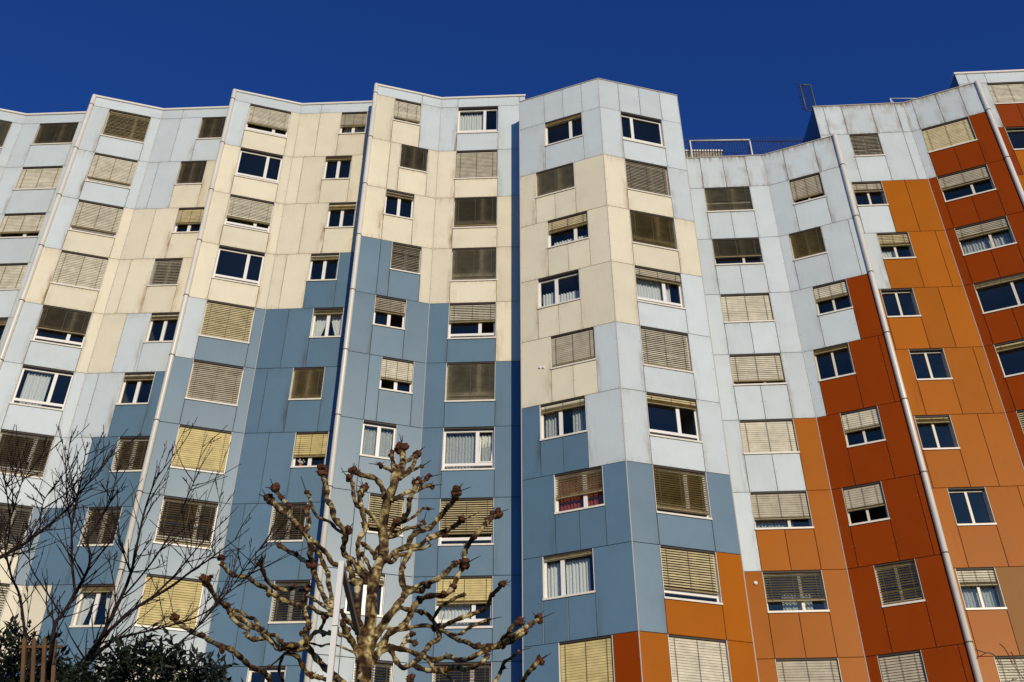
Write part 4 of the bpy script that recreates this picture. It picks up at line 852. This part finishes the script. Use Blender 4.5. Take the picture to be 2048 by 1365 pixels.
# brownish bush at the right edge
rs = random.Random(9); Yb = 10.0; bp_ = at(2035, 1365, Yb)
bb = empty('twiggy_bush', (bp_.x, Yb, 0), 'rusty brown twiggy bush in the bottom right corner', 'bush')
m_ = MB(); lf = MB()
for k in range(70):
    p = Vector((bp_.x + rs.uniform(-.05, .35), Yb + rs.uniform(-.25, .25), bp_.z - rs.uniform(-.05, .5))); d = Vector((rs.uniform(-1, .6), rs.uniform(-.5, .5), rs.uniform(-.1, 1))).normalized(); pts = [p]
    L = rs.uniform(.10, .30)
    for i in range(5): d = (d + Vector((rs.uniform(-.3, .3), rs.uniform(-.3, .3), rs.uniform(-.35, .2)))).normalized(); pts.append(pts[-1] + d * L / 5)
    m_.tube(pts, [.004 - .0005 * i for i in range(6)], 4, False)
    for i in range(1, 6):
        for j in range(3):
            q = Vector((rs.uniform(-1, 1), rs.uniform(-1, 1), rs.uniform(-1, 1))).normalized(); s2 = q.orthogonal().normalized(); L2 = rs.uniform(.012, .03)
            b0 = len(lf.v); lf.v += [tuple(pts[i]), tuple(pts[i] + q * L2 * .5 + s2 * L2 * .2), tuple(pts[i] + q * L2), tuple(pts[i] + q * L2 * .5 - s2 * L2 * .2)]; lf.f.append((b0, b0 + 1, b0 + 2, b0 + 3))
for pa in ([(2000, 1330), (1990, 1312), (1975, 1306), (1962, 1312), (1953, 1318)], [(2025, 1330), (2018, 1312), (2008, 1296), (1999, 1288)], [(1972, 1306), (1962, 1303), (1950, 1299)], [(2030, 1330), (2026, 1312), (2022, 1304)]):
    P = [at(x, y, Yb) for x, y in smooth(pa, 4)]; m_.tube(P, .005, 4, False)
st_ = MB()
for k in range(5): st_.tube([(bp_.x + .1 + rs.uniform(-.1, .1), Yb, -.05), (bp_.x + rs.uniform(-.2, .3), Yb + rs.uniform(-.1, .1), bp_.z - .3)], [.03, .012], 6)
st_.build('stem', M_TWIG, bb, True)['kind'] = 'stuff'; m_.build('twigs', plain('rusty_twig', (.10, .035, .012), .8), bb)['kind'] = 'stuff'; lf.build('foliage', M_DRY, bb)['kind'] = 'stuff'
# ------------------------------------------------------------------ picket fence
YF = 5.72; pf = empty('picket_fence', (at(85, 1330, YF).x, YF, 0), 'weathered wooden picket fence half hidden in the shrub at bottom left', 'fence')
pw_ = prad(at(90, 1290, YF), 7.0)
def lean(px, py): return at(px - (py - 1276) * .05, py, YF)           # the old fence leans over to the right
base_z = lean(90, 1276).z - 1.3
for x in (50, 70, 90.5, 111):
    tp_ = lean(x, 1276 + random.uniform(-3, 4)); b_ = lean(x, 1365); d_ = (tp_ - b_).normalized(); lo_ = tp_ - d_ * 1.25; sh_ = tp_ - d_ * pw_ * 1.6
    m_ = MB(); v = [(lo_.x - pw_, lo_.z), (lo_.x + pw_, lo_.z), (sh_.x + pw_, sh_.z), (tp_.x, tp_.z), (sh_.x - pw_, sh_.z)]
    m_.v = [(a, YF - .012, b) for a, b in v] + [(a, YF + .004, b) for a, b in v]; m_.f = [(0, 1, 2, 3, 4), (9, 8, 7, 6, 5)] + [(i, i + 5, (i + 1) % 5 + 5, (i + 1) % 5) for i in range(5)]
    m_.build('picket', M_WOOD, pf)
for py_, dz_ in ((1293, 0), (1293, -.9)):
    q0_, q1_ = lean(38, py_), lean(124, py_ - 1); m_ = MB()
    m_.tube([(q0_.x - (.28 if dz_ else 0) * .0, YF + .016, q0_.z + dz_), (q1_.x, YF + .016, q1_.z + dz_)], .0105, 4); m_.build('rail', M_WOOD, pf)
for px_ in (42, 121):
    q_ = lean(px_, 1300); m_ = MB(); m_.box(q_.x - .02, q_.x + .02, YF + .028, YF + .06, -.05, q_.z - .45); m_.build('fence_post', M_WOOD, pf)
